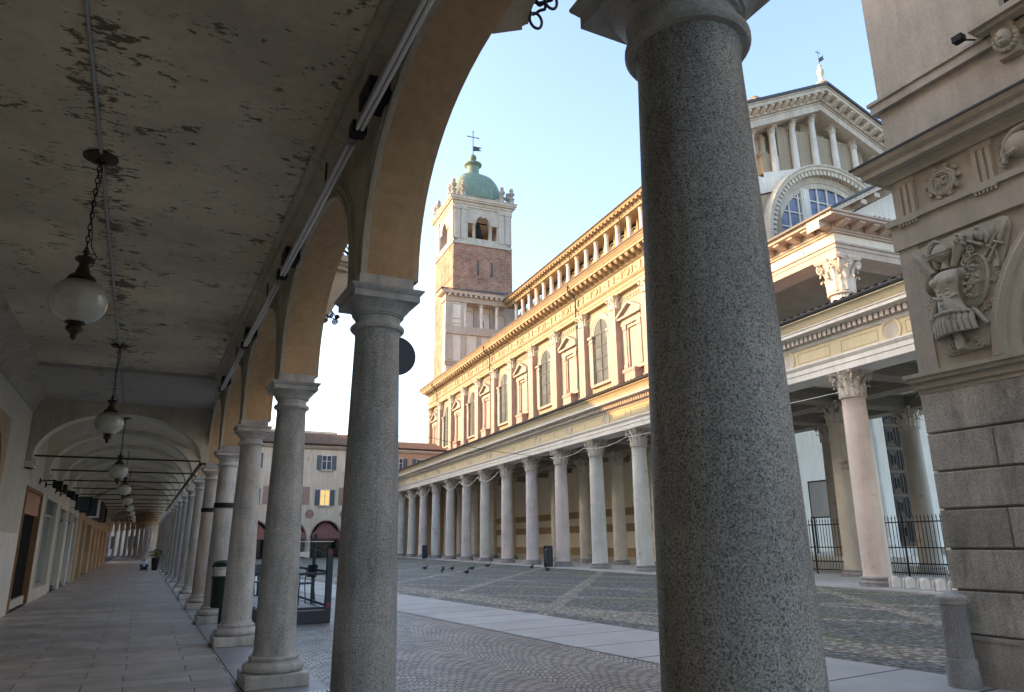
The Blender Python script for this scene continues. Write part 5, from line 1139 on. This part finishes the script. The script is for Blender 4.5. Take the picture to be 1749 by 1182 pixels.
# ---- carved reliefs
KY=(5.672468451293302,-0.002631424981917354,0.00043368190607945593,5.291040607354868e-07,-3.343122163216444e-08,-1.1924131292388382e-08)
KZ=(6.223397662371743,-0.001184313910799587,-0.0026144286097537417,1.7936358171020267e-07,5.754126068851281e-07,6.751721620310534e-08)
def T_(x,y,o_=0):     # sketch grid of the carving -> wall face
    f=lambda k:k[0]+k[1]*x+k[2]*y+k[3]*x*x+k[4]*x*y+k[5]*y*y
    return Vector((-o_,f(KY)-BY,f(KZ)))
tro=kb(MB().loft([[tuple(T_(x,y,o_)) for x,y in ((222,335),(450,235),(672,150),(700,158),(716,190),(690,330),(660,500),(625,640),(606,840),(500,868),(385,902),(352,850),(292,782),(262,640),(240,520))] for o_ in (0,.028)]),'trophy_relief',m['relief'],0,bevel=.008)
tro.scale=(1.5,1,1)
def rel(rows,seg=12,pleat=0,mid=1.0):
    mb=MB(); rr=[]
    for (xa,ya,xb,yb,d) in rows:
        r_=[]
        for j in range(seg+1):
            u=j/seg; w=math.sqrt(max(0,1-(2*u-1)**2)); dd=d*w*(1+(pleat*math.cos(u*2*PI*7) if pleat else 0))
            r_.append(tuple(T_(xa+(xb-xa)*u,ya+(yb-ya)*u,.02+dd)))
        rr.append(r_)
    return mb.loft(rr,cap=False,closed=False)
def rt(pts,r,o_=.05,seg=8): return MB().tube([T_(x,y,o_) for x,y in pts],r,seg)
def rb(mb,name,smooth=60): return mb.build(name,m['relief'],tro,smooth=smooth)
cu=rel([(338,462,452,432,.06),(314,485,478,450,.10),(306,515,480,482,.125),(312,545,472,512,.125),(326,572,464,540,.105),(336,600,468,572,.10),(338,625,480,598,.12),(342,655,500,625,.13),(348,690,522,658,.12)])
for x,y,rx in ((350,520,.075),(425,500,.075)): cu.merge(MB().sph((0,0,0),(.045,rx,.06),12,8),Matrix.Translation(T_(x,y,.11)))
for x,y in ((375,563),(410,553),(378,588),(415,578)): cu.merge(MB().sph((0,0,0),(.025,.04,.03),8,6),Matrix.Translation(T_(x,y,.105)))
cu.merge(rt([(338,603),(375,610),(420,602),(470,575)],.018,.115)); cu.merge(MB().sph((0,0,0),(.02,.03,.025),8,6),Matrix.Translation(T_(390,608,.14))); cu.merge(MB().sph((0,0,0),(.02,.02,.02),8,6),Matrix.Translation(T_(398,640,.145)))
rb(cu,'cuirass')
sk=MB()
for j in range(9):
    u=j/8; x0=352+u*165; y0=688-u*32; x1=352+u*192; y1=806-u*52; b_=.055+.065*math.sin(PI*min(1,max(0,u)))
    sk.merge(MB().tube([T_(x0,y0,b_),T_((x0+x1)/2,(y0+y1)/2,b_+.03),T_(x1,y1,b_+.01)],[.03,.036,.034],8))
    sk.merge(MB().sph((0,0,0),(.03,.034,.028),8,5),Matrix.Translation(T_(x0,y0+4,b_+.035)))
rb(sk,'skirt')
hl=MB().merge(MB().sph((0,0,0),(.075,.125,.115),16,10),Matrix.Translation(T_(360,358,.05))).merge(rt([(300,402),(318,388),(358,376),(400,362),(416,352)],[.016,.022,.026,.022,.014],.095)).merge(rt([(302,384),(350,366),(410,346)],.010,.115))
hl.merge(rel([(308,398,340,388,.075),(314,425,346,414,.075),(322,452,348,442,.05)]))
hl.merge(MB().tube([T_(x,y,.075) for x,y in ((304,425),(296,385),(299,345),(313,314),(334,298),(354,304))],[.014,.024,.03,.032,.028,.014],8))
rb(hl,'helmet')
rb(rel([(352,400,398,385,.05),(350,425,398,412,.055),(345,450,410,432,.06)]),'neck_stump')
for rows in ([(282,490,338,480,.06),(272,520,332,508,.075),(272,552,330,536,.07),(284,574,326,562,.05)],[(448,436,494,432,.07),(454,462,508,452,.085),(462,488,514,480,.075),(470,510,508,500,.05)]): rb(rel(rows,14,.12),'shoulder_flap')
qv=rt([(318,470),(285,430),(238,388)],[.05,.06,.075],.045)
for i in range(9): qv.merge(MB().sph((0,0,0),(.03,.022,.035),7,5),Matrix.Translation(T_(222+i*5.2+(i%3)*12,372+(i%3)*14+i*4,.06+.02*(i%2))))
rb(qv,'quiver')
hn=rt([(425,425),(440,370),(458,320)],[.035,.05,.075],.05)
for i in range(22): hn.merge(MB().sph((0,0,0),(.024,.02,.026),7,5),Matrix.Translation(T_(438+rj.uniform(0,50),262+rj.uniform(0,50),.05+rj.uniform(0,.05))))
hn.merge(rt([(410,332),(480,318)],.014,.09)); rb(hn,'horn_of_plenty')
sh=MB(); 
def el(q,o_,n=40,c=(540,500),ra=70,rbb=142,t=.12):
    return [tuple(T_(c[0]+q*(ra*math.cos(2*PI*i/n)*math.cos(t)-rbb*math.sin(2*PI*i/n)*math.sin(t)),c[1]+q*(ra*math.cos(2*PI*i/n)*math.sin(t)+rbb*math.sin(2*PI*i/n)*math.cos(t)),o_)) for i in range(n)]
sh.loft([el(1,.02),el(1,.075),el(.95,.085),el(.92,.07),el(.74,.075),el(.72,.085),el(.69,.06),el(.3,.08),el(.02,.085)])
A_,B_=el(.92,.078,40),el(.75,.082,40)
for i in range(40): sh.tube([A_[i],B_[(i+1)%40]],.006,4).tube([B_[i],A_[(i+1)%40]],.006,4)
for i in range(26): sh.merge(MB().sph((0,0,0),(.016,.02,.018),6,4),Matrix.Translation(T_(530+rj.uniform(-34,40),500+rj.uniform(-80,85),.09)))
rb(sh,'shield')
eg=MB().merge(MB().sph((0,0,0),(.05,.05,.075),10,8),Matrix.Translation(T_(566,258,.06))).merge(MB().sph((0,0,0),(.04,.03,.035),8,6),Matrix.Translation(T_(562,228,.085))).merge(rt([(552,235),(530,262),(522,292)],[.022,.03,.014],.05)).merge(rt([(582,235),(600,258),(592,296)],[.022,.03,.014],.05)).merge(rt([(500,292),(578,312)],.022,.06))
for x,y in ((513,334),(494,370),(484,406)):
    eg.merge(MB().tube([T_(x+17*math.cos(a),y+17*math.sin(a),.055) for a in [2*PI*i/14 for i in range(15)]],.014,6,False)); eg.merge(MB().sph((0,0,0),(.025,.018,.018),6,5),Matrix.Translation(T_(x,y,.05)))
rb(eg,'eagle_standard')
rb(rt([(602,404),(640,316),(660,285)],.016,.045).merge(rt([(655,300),(668,262),(706,178)],[.012,.03,.004],.045)).merge(rt([(636,292),(682,300)],.016,.05)).merge(rt([(640,330),(652,365),(655,390)],.007,.05)).merge(rt([(652,388),(654,425)],[.02,.028],.05)),'spear')
rb(rt([(580,372),(612,318)],.013,.04).merge(rt([(606,330),(626,286),(658,226)],[.01,.024,.003],.04)).merge(rt([(592,312),(632,330)],.013,.045)),'spear')
rb(rt([(336,590),(322,650),(312,712)],[.016,.028,.038],.045),'club'); rb(rt([(345,720),(308,788)],.016,.04),'staff'); rb(rt([(356,762),(328,815)],.016,.04),'staff')
rb(rt([(525,640),(596,715)],.028,.05).merge(MB().sph((0,0,0),(.03,.03,.03),8,6),Matrix.Translation(T_(602,719,.05))),'sword')
lv=MB()
for x,y in ((645,462),(628,490),(612,604),(585,618),(600,632),(572,648),(298,602),(292,630),(408,822),(412,845),(388,884),(410,872),(535,806),(572,832),(555,822),(300,650)):
    for i in range(4): a=i*PI/2+x; lv.merge(MB().sph((0,0,0),(.012,.030,.020),7,5),Matrix.Translation(T_(x+11*math.cos(a),y+9*math.sin(a),.034))@Matrix.Rotation(a,4,'X'))
rb(lv,'oak_leaves')
rb(rt([(440,772),(455,815),(468,862)],[.045,.05,.055],.045).merge(rt([(468,862),(500,855)],.02,.04)),'leg_stump')
# octagonal shield and helmet in the frieze
oc=MB(); rg=lambda q,o_:[(-o_,-.69+q*.165*math.cos(PI/8+i*PI/4),5.90+q*.165*math.sin(PI/8+i*PI/4)) for i in range(8)]
oc.loft([rg(1.15,0),rg(1.15,.05),rg(1.02,.065),rg(.95,.05),rg(.82,.05),rg(.80,.06),rg(.74,.06),rg(.72,.04),rg(.1,.045)])
for i in range(12): oc.merge(MB().tube([(-.05,-.69+rj.uniform(-.09,.09),5.9+rj.uniform(-.09,.09)) for _ in range(4)],.012,5))
for i in range(10): a=2*PI*i/10; oc.sph((-.03,-.69+.21*math.cos(a),5.90+.2*math.sin(a)),(.03,.035,.03),6,4)
kb(oc,'octagonal_shield',m['relief'],30)
hm=MB().sph((-.02,-1.62,5.93),(.13,.17,.15),16,10).tube([(-.05,-1.44,5.76),(-.06,-1.44,5.88),(-.07,-1.5,6.02),(-.07,-1.6,6.1),(-.07,-1.75,6.12)],[.02,.03,.034,.034,.03],8).tube([(-.1,-1.46,5.74),(-.12,-1.5,5.82),(-.13,-1.62,5.85)],.03,8)
for i in range(9): hm.sph((-.03,-1.41+.02*(i%2),5.74+i*.035),(.03,.025,.022),6,4)
kb(hm,'helmet_relief',m['relief'],60)
# ---- stone bollard at its corner
bo=thing('stone_bollard','fluted stone bollard with a shallow domed cap at the foot of the corner building','bollard',(8.295,5.43,0)); bo.scale=(.82,.82,1)
MB().lathe([(.205,.0),(.20,.02),(.195,.27),(.185,.285),(.17,.29)],seg=40).build('base',m['dirty_stone'],bo)
MB().lathe([(.170,.285),(.168,.31),(.155,.84),(.158,.86)],seg=96,flute=lambda i:[1,.985,.955,.985][i%4]).build('fluted_shaft',m['dirty_stone'],bo,smooth=0)
MB().lathe([(.158,.855),(.175,.862),(.178,.90),(.195,.905),(.198,.925),(.19,.94),(.12,.965),(.08,.985),(.03,.995),(.005,.996)],seg=40).build('cap',m['grey_cream'],bo)
# ---- row of low stone blocks
for i in range(6):
    n,s=(.15-.06*i,-.80-.56*i)
    r=thing('stone_block','low white stone block with a slot, %s of the row from the pinkish column'%ordn[i],'stone block',cw(n-.35,s,.03),-TH+.12,'low stone blocks by the portico')
    pf_=[(-.16,0),(.16,0),(.16,.22),(.14,.29),(.09,.34),(0,.36),(-.09,.34),(-.14,.29),(-.16,.22)]
    MB().ey([(a,b) for a,b in pf_],-.10,.04).build('body',m['white_stone'],r,smooth=0,bevel=.03)
    MB().ey([(a*.75,b*.8) for a,b in pf_],.04,.075).build('slot',m['dirty_stone'],r,smooth=0)
    MB().ey([(a*.95,b*.95) for a,b in pf_],.075,.12).build('rim',m['white_stone'],r,smooth=0,bevel=.015)
# ================================================================== HOUSE CLOSING THE SQUARE
HY=84.0
ho=thing('plaza_house','pale cream house with blue shutters and pointed shop arches closing the square','house',(14,HY,0))
HL=(-14,-HY,0)
def hb(mb,name,mat,smooth=0,par=None): return mb.build(name,mat,par or ho,loc=HL if par is None else None,smooth=smooth)
X0,X1=4.0,23.6
w=MB(); cents=[6.95,10.85,14.75,18.65,22.3]; edges=[X0]
def goth(c,hw_,zs,za,n=10):
    L=[(c-hw_+hw_*(1-math.cos(j/n*PI/2))**1.0*1.0, zs+(za-zs)*math.sin(j/n*PI/2)**.95) for j in range(n+1)]
    Rr=[(2*c-x_,z_) for x_,z_ in L[::-1][1:]]
    return L+Rr
x=X0
for c in cents:
    hw_=1.68 if c<22 else 1.2
    w.quad((x,HY,0),(c-hw_,HY,0),(c-hw_,HY,12.4),(x,HY,12.4)); P_=[(c-hw_,0)]+goth(c,hw_,2.0,4.0)+[(c+hw_,0)]
    for (a0,z0),(a1,z1) in zip(P_[:-1],P_[1:]):
        if a1-a0>1e-6: w.quad((a0,HY,z0),(a1,HY,z1),(a1,HY,12.4),(a0,HY,12.4))
        w.quad((a0,HY,z0),(a1,HY,z1),(a1,HY+.7,z1),(a0,HY+.7,z0))
    x=c+hw_
w.quad((x,HY,0),(X1,HY,0),(X1,HY,12.4),(x,HY,12.4)); w.box(X0,HY+3.2,0,X1,HY+10,12.4); w.quad((X0,HY,0),(X0,HY+10,0),(X0,HY+10,12.4),(X0,HY,12.4)); w.quad((X0,HY,4.05),(X1,HY,4.05),(X1,HY+3.2,4.05),(X0,HY+3.2,4.05))
hb(w,'wall',m['house'])
hb(MB().box(X0+.5,HY+10,0,X1-2,HY+26,15.6),'unseen_sun_block',m['house'])  # unseen block added behind the ridge to keep sun off the colonnade
hb(MB().box(X0,HY+3.15,0,X1,HY+3.19,4.0),'shop_interior',m['darkglass'])
for c in cents[:-1]:
    aw=MB(); hw_=1.62; n=10
    aw.grid(lambda u,v_,c=c:(c-hw_*(1-v_*0)+u*2*hw_*1.0, HY+.35-1.0*v_, (lambda q:2.15+(3.82-2.15)*(1-v_)*1.0*1.0*(1-abs(2*u-1)**2.2*(1-v_)) )(0)),16,6)
    for j in range(12): aw.quad((c-hw_+j*2*hw_/12,HY-.65,2.15),(c-hw_+(j+1)*2*hw_/12,HY-.65,2.15),(c-hw_+(j+.8)*2*hw_/12,HY-.66,1.95),(c-hw_+(j+.2)*2*hw_/12,HY-.66,1.95))
    hb(aw,'awning',m['maroon'],40)
for c in [(a+b)/2 for a,b in zip(cents[:-1],cents[1:])]+[5.0]:
    hb(MB().lathe([(.28,0),(.28,.2),(.2,.3),(.19,1.7),(.3,1.95),(.3,2.05)],cx=c,cy=HY-.02,seg=14),'arch_column',m['white_stone'],40)
for c in cents:
    hb(MB().loft(sweep(goth(c,1.68,2.0,4.0)[::1],[(0,0),(.05,0),(.05,.1),(0,.12)],lambda o_,a_,z_:(a_,HY-o_,z_)),cap=False),'arch_moulding',m['pink'],30)
for c in (16.68,12.8,20.6):
    hb(MB().loft([[(c+r_*math.cos(2*PI*i/24),y_,4.75+r_*math.sin(2*PI*i/24)) for i in range(24)] for r_,y_ in ((.5,HY),(.48,HY-.08),(.36,HY-.08),(.32,HY-.02),(.2,HY-.05),(.02,HY-.06))],cap=False),'terracotta_roundel',m['pink'],40)
def window(c,z0,z1,gw,mat,sh=True,par=ho,L=HL,Y=HY):
    gm=MB().box(c-gw,Y-.02,z0,c+gw,Y+.05,z1); o=gm.build('window',mat,par,loc=L,smooth=0)
    f_=MB(); f_.box(c-gw-.07,Y-.05,z0-.07,c+gw+.07,Y-.0,z0); f_.box(c-gw-.07,Y-.05,z1,c+gw+.07,Y,z1+.07); f_.box(c-.04,Y-.045,z0,c+.04,Y-.02,z1); f_.box(c-gw-.07,Y-.05,z0,c-gw,Y,z1); f_.box(c+gw,Y-.05,z0,c+gw+.07,Y,z1); f_.box(c-gw,Y-.04,z0+(z1-z0)*.6,c+gw,Y-.02,z0+(z1-z0)*.6+.05); f_.build('frame',m['whitepaint'],o,smooth=0)
    if sh:
        for q in (-1,1):
            s_=MB(); a=c+q*(gw+.07); b=c+q*(gw+.62); a,b=min(a,b),max(a,b); s_.box(a,Y-.075,z0-.05,b,Y-.055,z1+.05)
            k=int((z1-z0)/.12)
            for j in range(k): s_.box(a+.05,Y-.095,z0+j*.12,b-.05,Y-.075,z0+j*.12+.06)
            s_.build('shutter',m['shutterblue'],o,smooth=0)
    MB().box(c-gw-.3,Y-.16,z0-.2,c+gw+.3,Y,z0-.08).build('sill',m['grey_cream'],o,smooth=0); return o
for j,c in enumerate((6.2,10.1,14.1,18.28,22.0)):
    window(c,9.75,11.3,.5,m['window']); window(c,5.75,7.4,.5,m['litwin'] if j==3 else m['window'])
for c in (16.05,20.35,12.0): hb(MB().box(c-.52,HY-.03,5.75,c+.52,HY+.02,7.75),'blind_window',m['pink'])
ev=MB().ex([(HY-.0,12.0),(HY-.25,12.1),(HY-.4,12.3),(HY-.4,12.42),(HY+.2,12.42)],X0-.3,X1+.1); hb(ev,'eaves',m['grey_cream']); hb(MB().ex([(HY-.42,12.42),(HY-.58,12.44),(HY-.62,12.58),(HY-.42,12.58)],X0-.3,X1),'gutter',m['bronze'])
def tiles(x0,x1,y0,z0,y1,z1,pitch=.33):
    t_=MB(); n=int((x1-x0)/pitch); rows=16
    for c_ in range(n):
        a0=x0+c_*pitch
        for r_ in range(rows):
            u0,u1=r_/rows,(r_+1)/rows; dz=.03
            t_.loft([[(a0+pitch*.5+pitch*.42*math.cos(a),y0+(y1-y0)*u,z0+(z1-z0)*u+.10*math.sin(a)+k_) for a in (PI,PI*.7,PI*.4,PI*.1,0)] for u,k_ in ((u0,dz),(u1,0))],cap=False,closed=False)
    t_.quad((x0,y0,z0-.02),(x1,y0,z0-.02),(x1,y1,z1-.02),(x0,y1,z1-.02)); return t_
hb(tiles(X0-.3,X1,HY-.5,12.55,HY+6.0,14.72),'roof',m['terracotta'],60)
hb(MB().tube([(15.9,HY+5,14.2),(15.9,HY+5,18.2)],.03,6).tube([(15.9,HY+5,18),(18,HY+5,17.6)],.02,5).tube([(15.9,HY+5,17.2),(17.6,HY+5,17.0)],.02,5).tube([(15.9,HY+5,16.5),(17,HY+5,16.3)],.02,5),'aerial',m['lead'])
ph=thing('peach_house','peach rendered house with grey shutters beside the cathedral wall','house',(29,HY-.2,0)); PL=(-29,-HY+.2,0); Y2=HY-.2
pbx=lambda mb,n_,mt,sm=0: mb.build(n_,mt,ph,loc=PL,smooth=sm)
pbx(MB().box(23.6,Y2,0,33.2,Y2+9,12.3),'wall',m['house2'])
for c in (26.9,29.6,32.0):
    window(c,9.9,11.3,.42,m['window'],True,ph,PL,Y2); window(c,6.1,7.6,.42,m['window'],True,ph,PL,Y2)
pbx(MB().ex([(Y2,11.95),(Y2-.25,12.05),(Y2-.4,12.2),(Y2-.4,12.35),(Y2+.2,12.35)],23.6,33.4),'eaves',m['white_stone']); pbx(MB().ex([(Y2-.42,12.35),(Y2-.58,12.37),(Y2-.62,12.5),(Y2-.42,12.5)],23.6,33.5),'gutter',m['bronze'])
pbx(tiles(23.6,33.4,Y2-.5,12.48,Y2+5,14.0),'roof',m['terracotta'],60)
# ================================================================== TERRACE ENCLOSURE, CHAIRS
te_=thing('terrace_enclosure','glass walled cafe terrace on a dark platform standing in the square','terrace',(3.0,19,0))
EX0,EX1,EY0,EY1=2.35,3.72,15.9,25.5; TL_=(-3.0,-19,0)
tb_=lambda mb,n_,mt,sm=0: mb.build(n_,mt,te_,loc=TL_,smooth=sm)
tb_(MB().box(EX0,EY0,.0,EX1,EY1,.24),'platform',m['steel']); tb_(MB().box(EX0+.04,EY0+.04,.24,EX1-.04,EY1,.262),'floor',m['kerb'])
def post(x,y,h,w=.045): tb_(MB().box(x-w,y-w,.24,x+w,y+w,h),'post',m['steel'])
post(EX1-.06,EY0+.07,1.47,.06)
for y in (17.6,19.9,22.4,25.0): post(EX1-.05,y,1.80,.035)
for x_ in (EX0+.05,): post(x_,EY0+.07,1.75,.04); post(x_,20,1.75,.04); post(x_,25,1.75,.04)
for z in (.30,.98): tb_(MB().box(EX1-.085,EY0+.1,z,EX1-.035,EY1,z+.05),'rail',m['steel'])
tb_(MB().box(EX0+.08,EY0+.04,.95,EX1-.1,EY0+.10,1.0).box(EX0+.08,EY0+.04,.26,EX1-.1,EY0+.10,.31),'front_rail',m['steel'])
tb_(MB().box(EX0+.1,EY0+.065,.31,EX1-.12,EY0+.075,1.62),'glass_panel',m['clear']); tb_(MB().box(EX0+.1,EY0+.06,1.62,EX1+.0,EY0+.08,1.635),'glass_edge',m['whitepaint'])
tb_(MB().box(EX1-.065,EY0+.15,1.03,EX1-.055,EY1,1.78),'glass_panel',m['clear'])
tb_(MB().box(2.95,EY0+.05,1.32,3.22,EY0+.062,1.42),'notice',m['whitepaint'])
tb_(MB().box(EX1-.08,EY0+.005,1.36,EX1-.04,EY0+.012,1.45).box(EX1-.08,EY0+.003,.30,EX1-.04,EY0+.01,.39),'reflector',m['red'])
def chair():
    r=thing('terrace_chair','x','chair')
    MB().box(-.2,-.2,.44,.2,.2,.475).build('seat',m['steel'],r,smooth=0,bevel=.012)
    for a,b in ((-.18,-.18),(.18,-.18)): MB().tube([(a,b,.45),(a*1.15,b*1.25,0)],.014,6).build('leg',m['steel'],r)
    for a,b in ((-.18,.18),(.18,.18)): MB().tube([(a*1.1,b*1.3,0),(a,b,.45),(a*.95,b*1.15,.80)],.014,6).build('leg',m['steel'],r)
    MB().grid(lambda u,v_:(-.2+.4*u,.23+.06*(1-(2*u-1)**2)+.03*v_,.58+.27*v_),8,3).build('backrest',m['steel'],r)
    for a in (-.21,.21): MB().tube([(a,-.2,.0),(a,-.2,.64),(a,.2,.66)],.013,6).build('armrest',m['steel'],r)
    return r
chp=chair()
for i,(x_,y_,rz,l) in enumerate([(3.38,17.35,-1.2,'dark metal chair nearest the corner post of the glass terrace'),(2.75,18.6,.6,'dark metal chair behind the third column in the glass terrace'),(3.35,20.6,-1.5,'dark metal chair in the middle of the glass terrace'),(2.7,21.6,1.4,'farthest dark metal chair in the glass terrace')]):
    o=chp if i==0 else dup(chp); o.location=(x_,y_,.263); o.rotation_euler=(0,0,rz); o['label']=l; o['group']='chairs of the glass terrace'
for i,(x_,y_) in enumerate([(2.95,17.9),(2.95,21.1)]):
    r=thing('terrace_table',['dark square table near the front of the glass terrace','dark square table deeper in the glass terrace'][i],'table',(x_,y_,.263),0,'tables of the glass terrace')
    MB().box(-.34,-.34,.72,.34,.34,.75).build('tabletop',m['steel'],r,smooth=0); MB().tube([(0,0,.02),(0,0,.72)],.03,8).build('leg',m['steel'],r); MB().box(-.22,-.22,0,.22,.22,.02).build('foot',m['steel'],r,smooth=0)
# ================================================================== PIGEONS, BINS, WIRES
def pigeon():
    mb=MB().sph((0,0,.13),(.075,.15,.075),12,8); mb.loft([[(q*math.cos(2*PI*i/8)*.035,y,z+q*math.sin(2*PI*i/8)*.035) for i in range(8)] for y,z,q in ((-.10,.16,1.4),(-.145,.22,1.05),(-.16,.26,1.1),(-.185,.275,.7),(-.215,.265,.15))]); mb.loft([[(-.04,.1,.13),(.04,.1,.13),(.04,.1,.16),(-.04,.1,.16)],[(-.035,.27,.085),(.035,.27,.085),(.035,.27,.095),(-.035,.27,.095)]])
    for a in (-.03,.03): mb.tube([(a,-.01,.07),(a,-.02,0)],.007,5)
    return mb
m['pigeon']=stucco('pigeon_grey',(.045,.05,.06),.3,12,.2,60,0,40,.7)
pm=pigeon().build('pigeon',m['pigeon'])
pg=[((797,981),.3,'leftmost but two'),]
for i,(x_,y_,a,l) in enumerate([(14.76,34.5,.3,'dark pigeon nearest the light slab path, alone in front of the others'),(15.1,41.5,1.5,'pigeon at the far left end of the flock'),(15.35,39.2,-.4,'pigeon at the centre of the flock, left of the pair'),(16.0,39.5,2.0,'pigeon at the centre of the flock, right of the pair'),(17.0,39.0,.8,'dark pigeon standing upright just right of the central pair'),(19.6,42.5,1.2,'pigeon farther back toward the portico steps'),(14.5,37.2,2.6,'pigeon just in front of the central pair'),(20.6,38.5,.1,'pigeon close to the mossy edge of the portico'),(19.3,34.3,-1.2,'rightmost pigeon, walking apart from the flock')]):
    o=pm if i==0 else pm.copy()
    if i: COL.objects.link(o)
    o.location=(x_,y_,-.008); o.rotation_euler=(0,0,a); tag(o,l,'pigeon','pigeons on the square')
for i,s in enumerate((23.2,51.3)):
    r=thing('portico_bin',['dark slab shaped litter bin in front of the portico columns','small distant slab shaped litter bin at the far portico columns'][i],'litter bin',cw(-1.0,s+.1,.03),-TH,'litter bins at the portico')
    MB().box(-.19,-.2,.22,.19,.2,1.0).build('body',m['steel'],r,smooth=0,bevel=.03)
    MB().box(-.2,-.235,0,.2,-.2,1.25).box(-.2,.2,0,.2,.235,1.25).box(-.2,-.2,1.2,.2,.2,1.25).build('frame',m['steel'],r,smooth=0); MB().box(-.15,-.12,1.0,.15,.12,1.08).build('liner',m['alu'],r,smooth=0)
def wire(pts,sag,r,mat,label,n=14):
    mb=MB(); P=[]
    for (a,b) in zip(pts[:-1],pts[1:]):
        for j in range(n): u=j/n; P.append(Vector(a).lerp(Vector(b),u)-Vector((0,0,sag*4*u*(1-u))))
    P.append(Vector(pts[-1])); tag(mb.tube(P,r,5).build('cable',mat),label,'cable')
wire([cw(-.62,0,6.45),cw(-.75,14,6.75)],.05,.013,m['whitepaint'],'white cord tied to the capital of the pinkish portico column')
wire([cw(-.75,14,6.75),cw(-.7,18.7,6.75),cw(-.7,23.3,6.7)],.22,.016,m['whitepaint'],'white cord strung between the capitals just left of the huge dark column')
wire([cw(-.7,32.55+4.65*j,6.6) for j in range(4)],.5,.025,m['white_stone'],'sagging cable looped along the farther portico capitals')
wire([cw(-.7,51.15+4.65*j,6.6) for j in range(4)],.6,.03,m['white_stone'],'sagging cable looped along the farthest portico capitals')
wire([(1.85,39,8.6),(6.414,40,8.158),(14.9,40,7.55),(24.2,41,6.9)],.25,.016,m['iron'],'thin dark wire crossing the sky above the square')
# ================================================================== CAMERA, SKY, SUN
cam=bpy.data.cameras.new('camera'); co_=bpy.data.objects.new('camera',cam); COL.objects.link(co_)
pt_,ro_,ya_=0.26615866,-0.01117149,0.46816674
fw=Vector((math.sin(ya_)*math.cos(pt_),math.cos(ya_)*math.cos(pt_),math.sin(pt_))); ri=Vector((math.cos(ya_),-math.sin(ya_),0)); up=ri.cross(fw)
r2=math.cos(ro_)*ri+math.sin(ro_)*up; u2=-math.sin(ro_)*ri+math.cos(ro_)*up
co_.matrix_world=Matrix(((r2.x,u2.x,-fw.x,0),(r2.y,u2.y,-fw.y,0),(r2.z,u2.z,-fw.z,1.6),(0,0,0,1)))
cam.sensor_width=36; cam.lens=36*1219.53/1749; cam.clip_end=3000; cam.clip_start=.05; sc.camera=co_
EL,AZ=R(20),R(-55)
wd=bpy.data.worlds.new('World'); sc.world=wd; wd.use_nodes=True; nt=wd.node_tree
sk_=nt.nodes.new('ShaderNodeTexSky'); sk_.sky_type='NISHITA'; sk_.sun_disc=False; sk_.sun_elevation=EL; sk_.sun_rotation=AZ%(2*PI); sk_.air_density=1.0; sk_.dust_density=2.2; sk_.ozone_density=.6
nt.links.new(sk_.outputs[0],nt.nodes['Background'].inputs[0]); nt.nodes['Background'].inputs[1].default_value=.15
sl_=bpy.data.lights.new('sun','SUN'); so=bpy.data.objects.new('sun',sl_); COL.objects.link(so); sl_.energy=2.0; sl_.angle=R(.5); sl_.color=(1,.50,.17)
sd=Vector((math.sin(AZ)*math.cos(EL),math.cos(AZ)*math.cos(EL),math.sin(EL))); so.rotation_euler=(-sd).to_track_quat('-Z','Y').to_euler(); so.location=(0,0,40)
sc.view_settings.view_transform='Standard'; sc.view_settings.look='None'; sc.view_settings.gamma=1; sc.view_settings.exposure=1.97
sc.cycles.max_bounces=10; sc.cycles.diffuse_bounces=6; sc.cycles.transparent_max_bounces=12; sc.cycles.sample_clamp_indirect=8
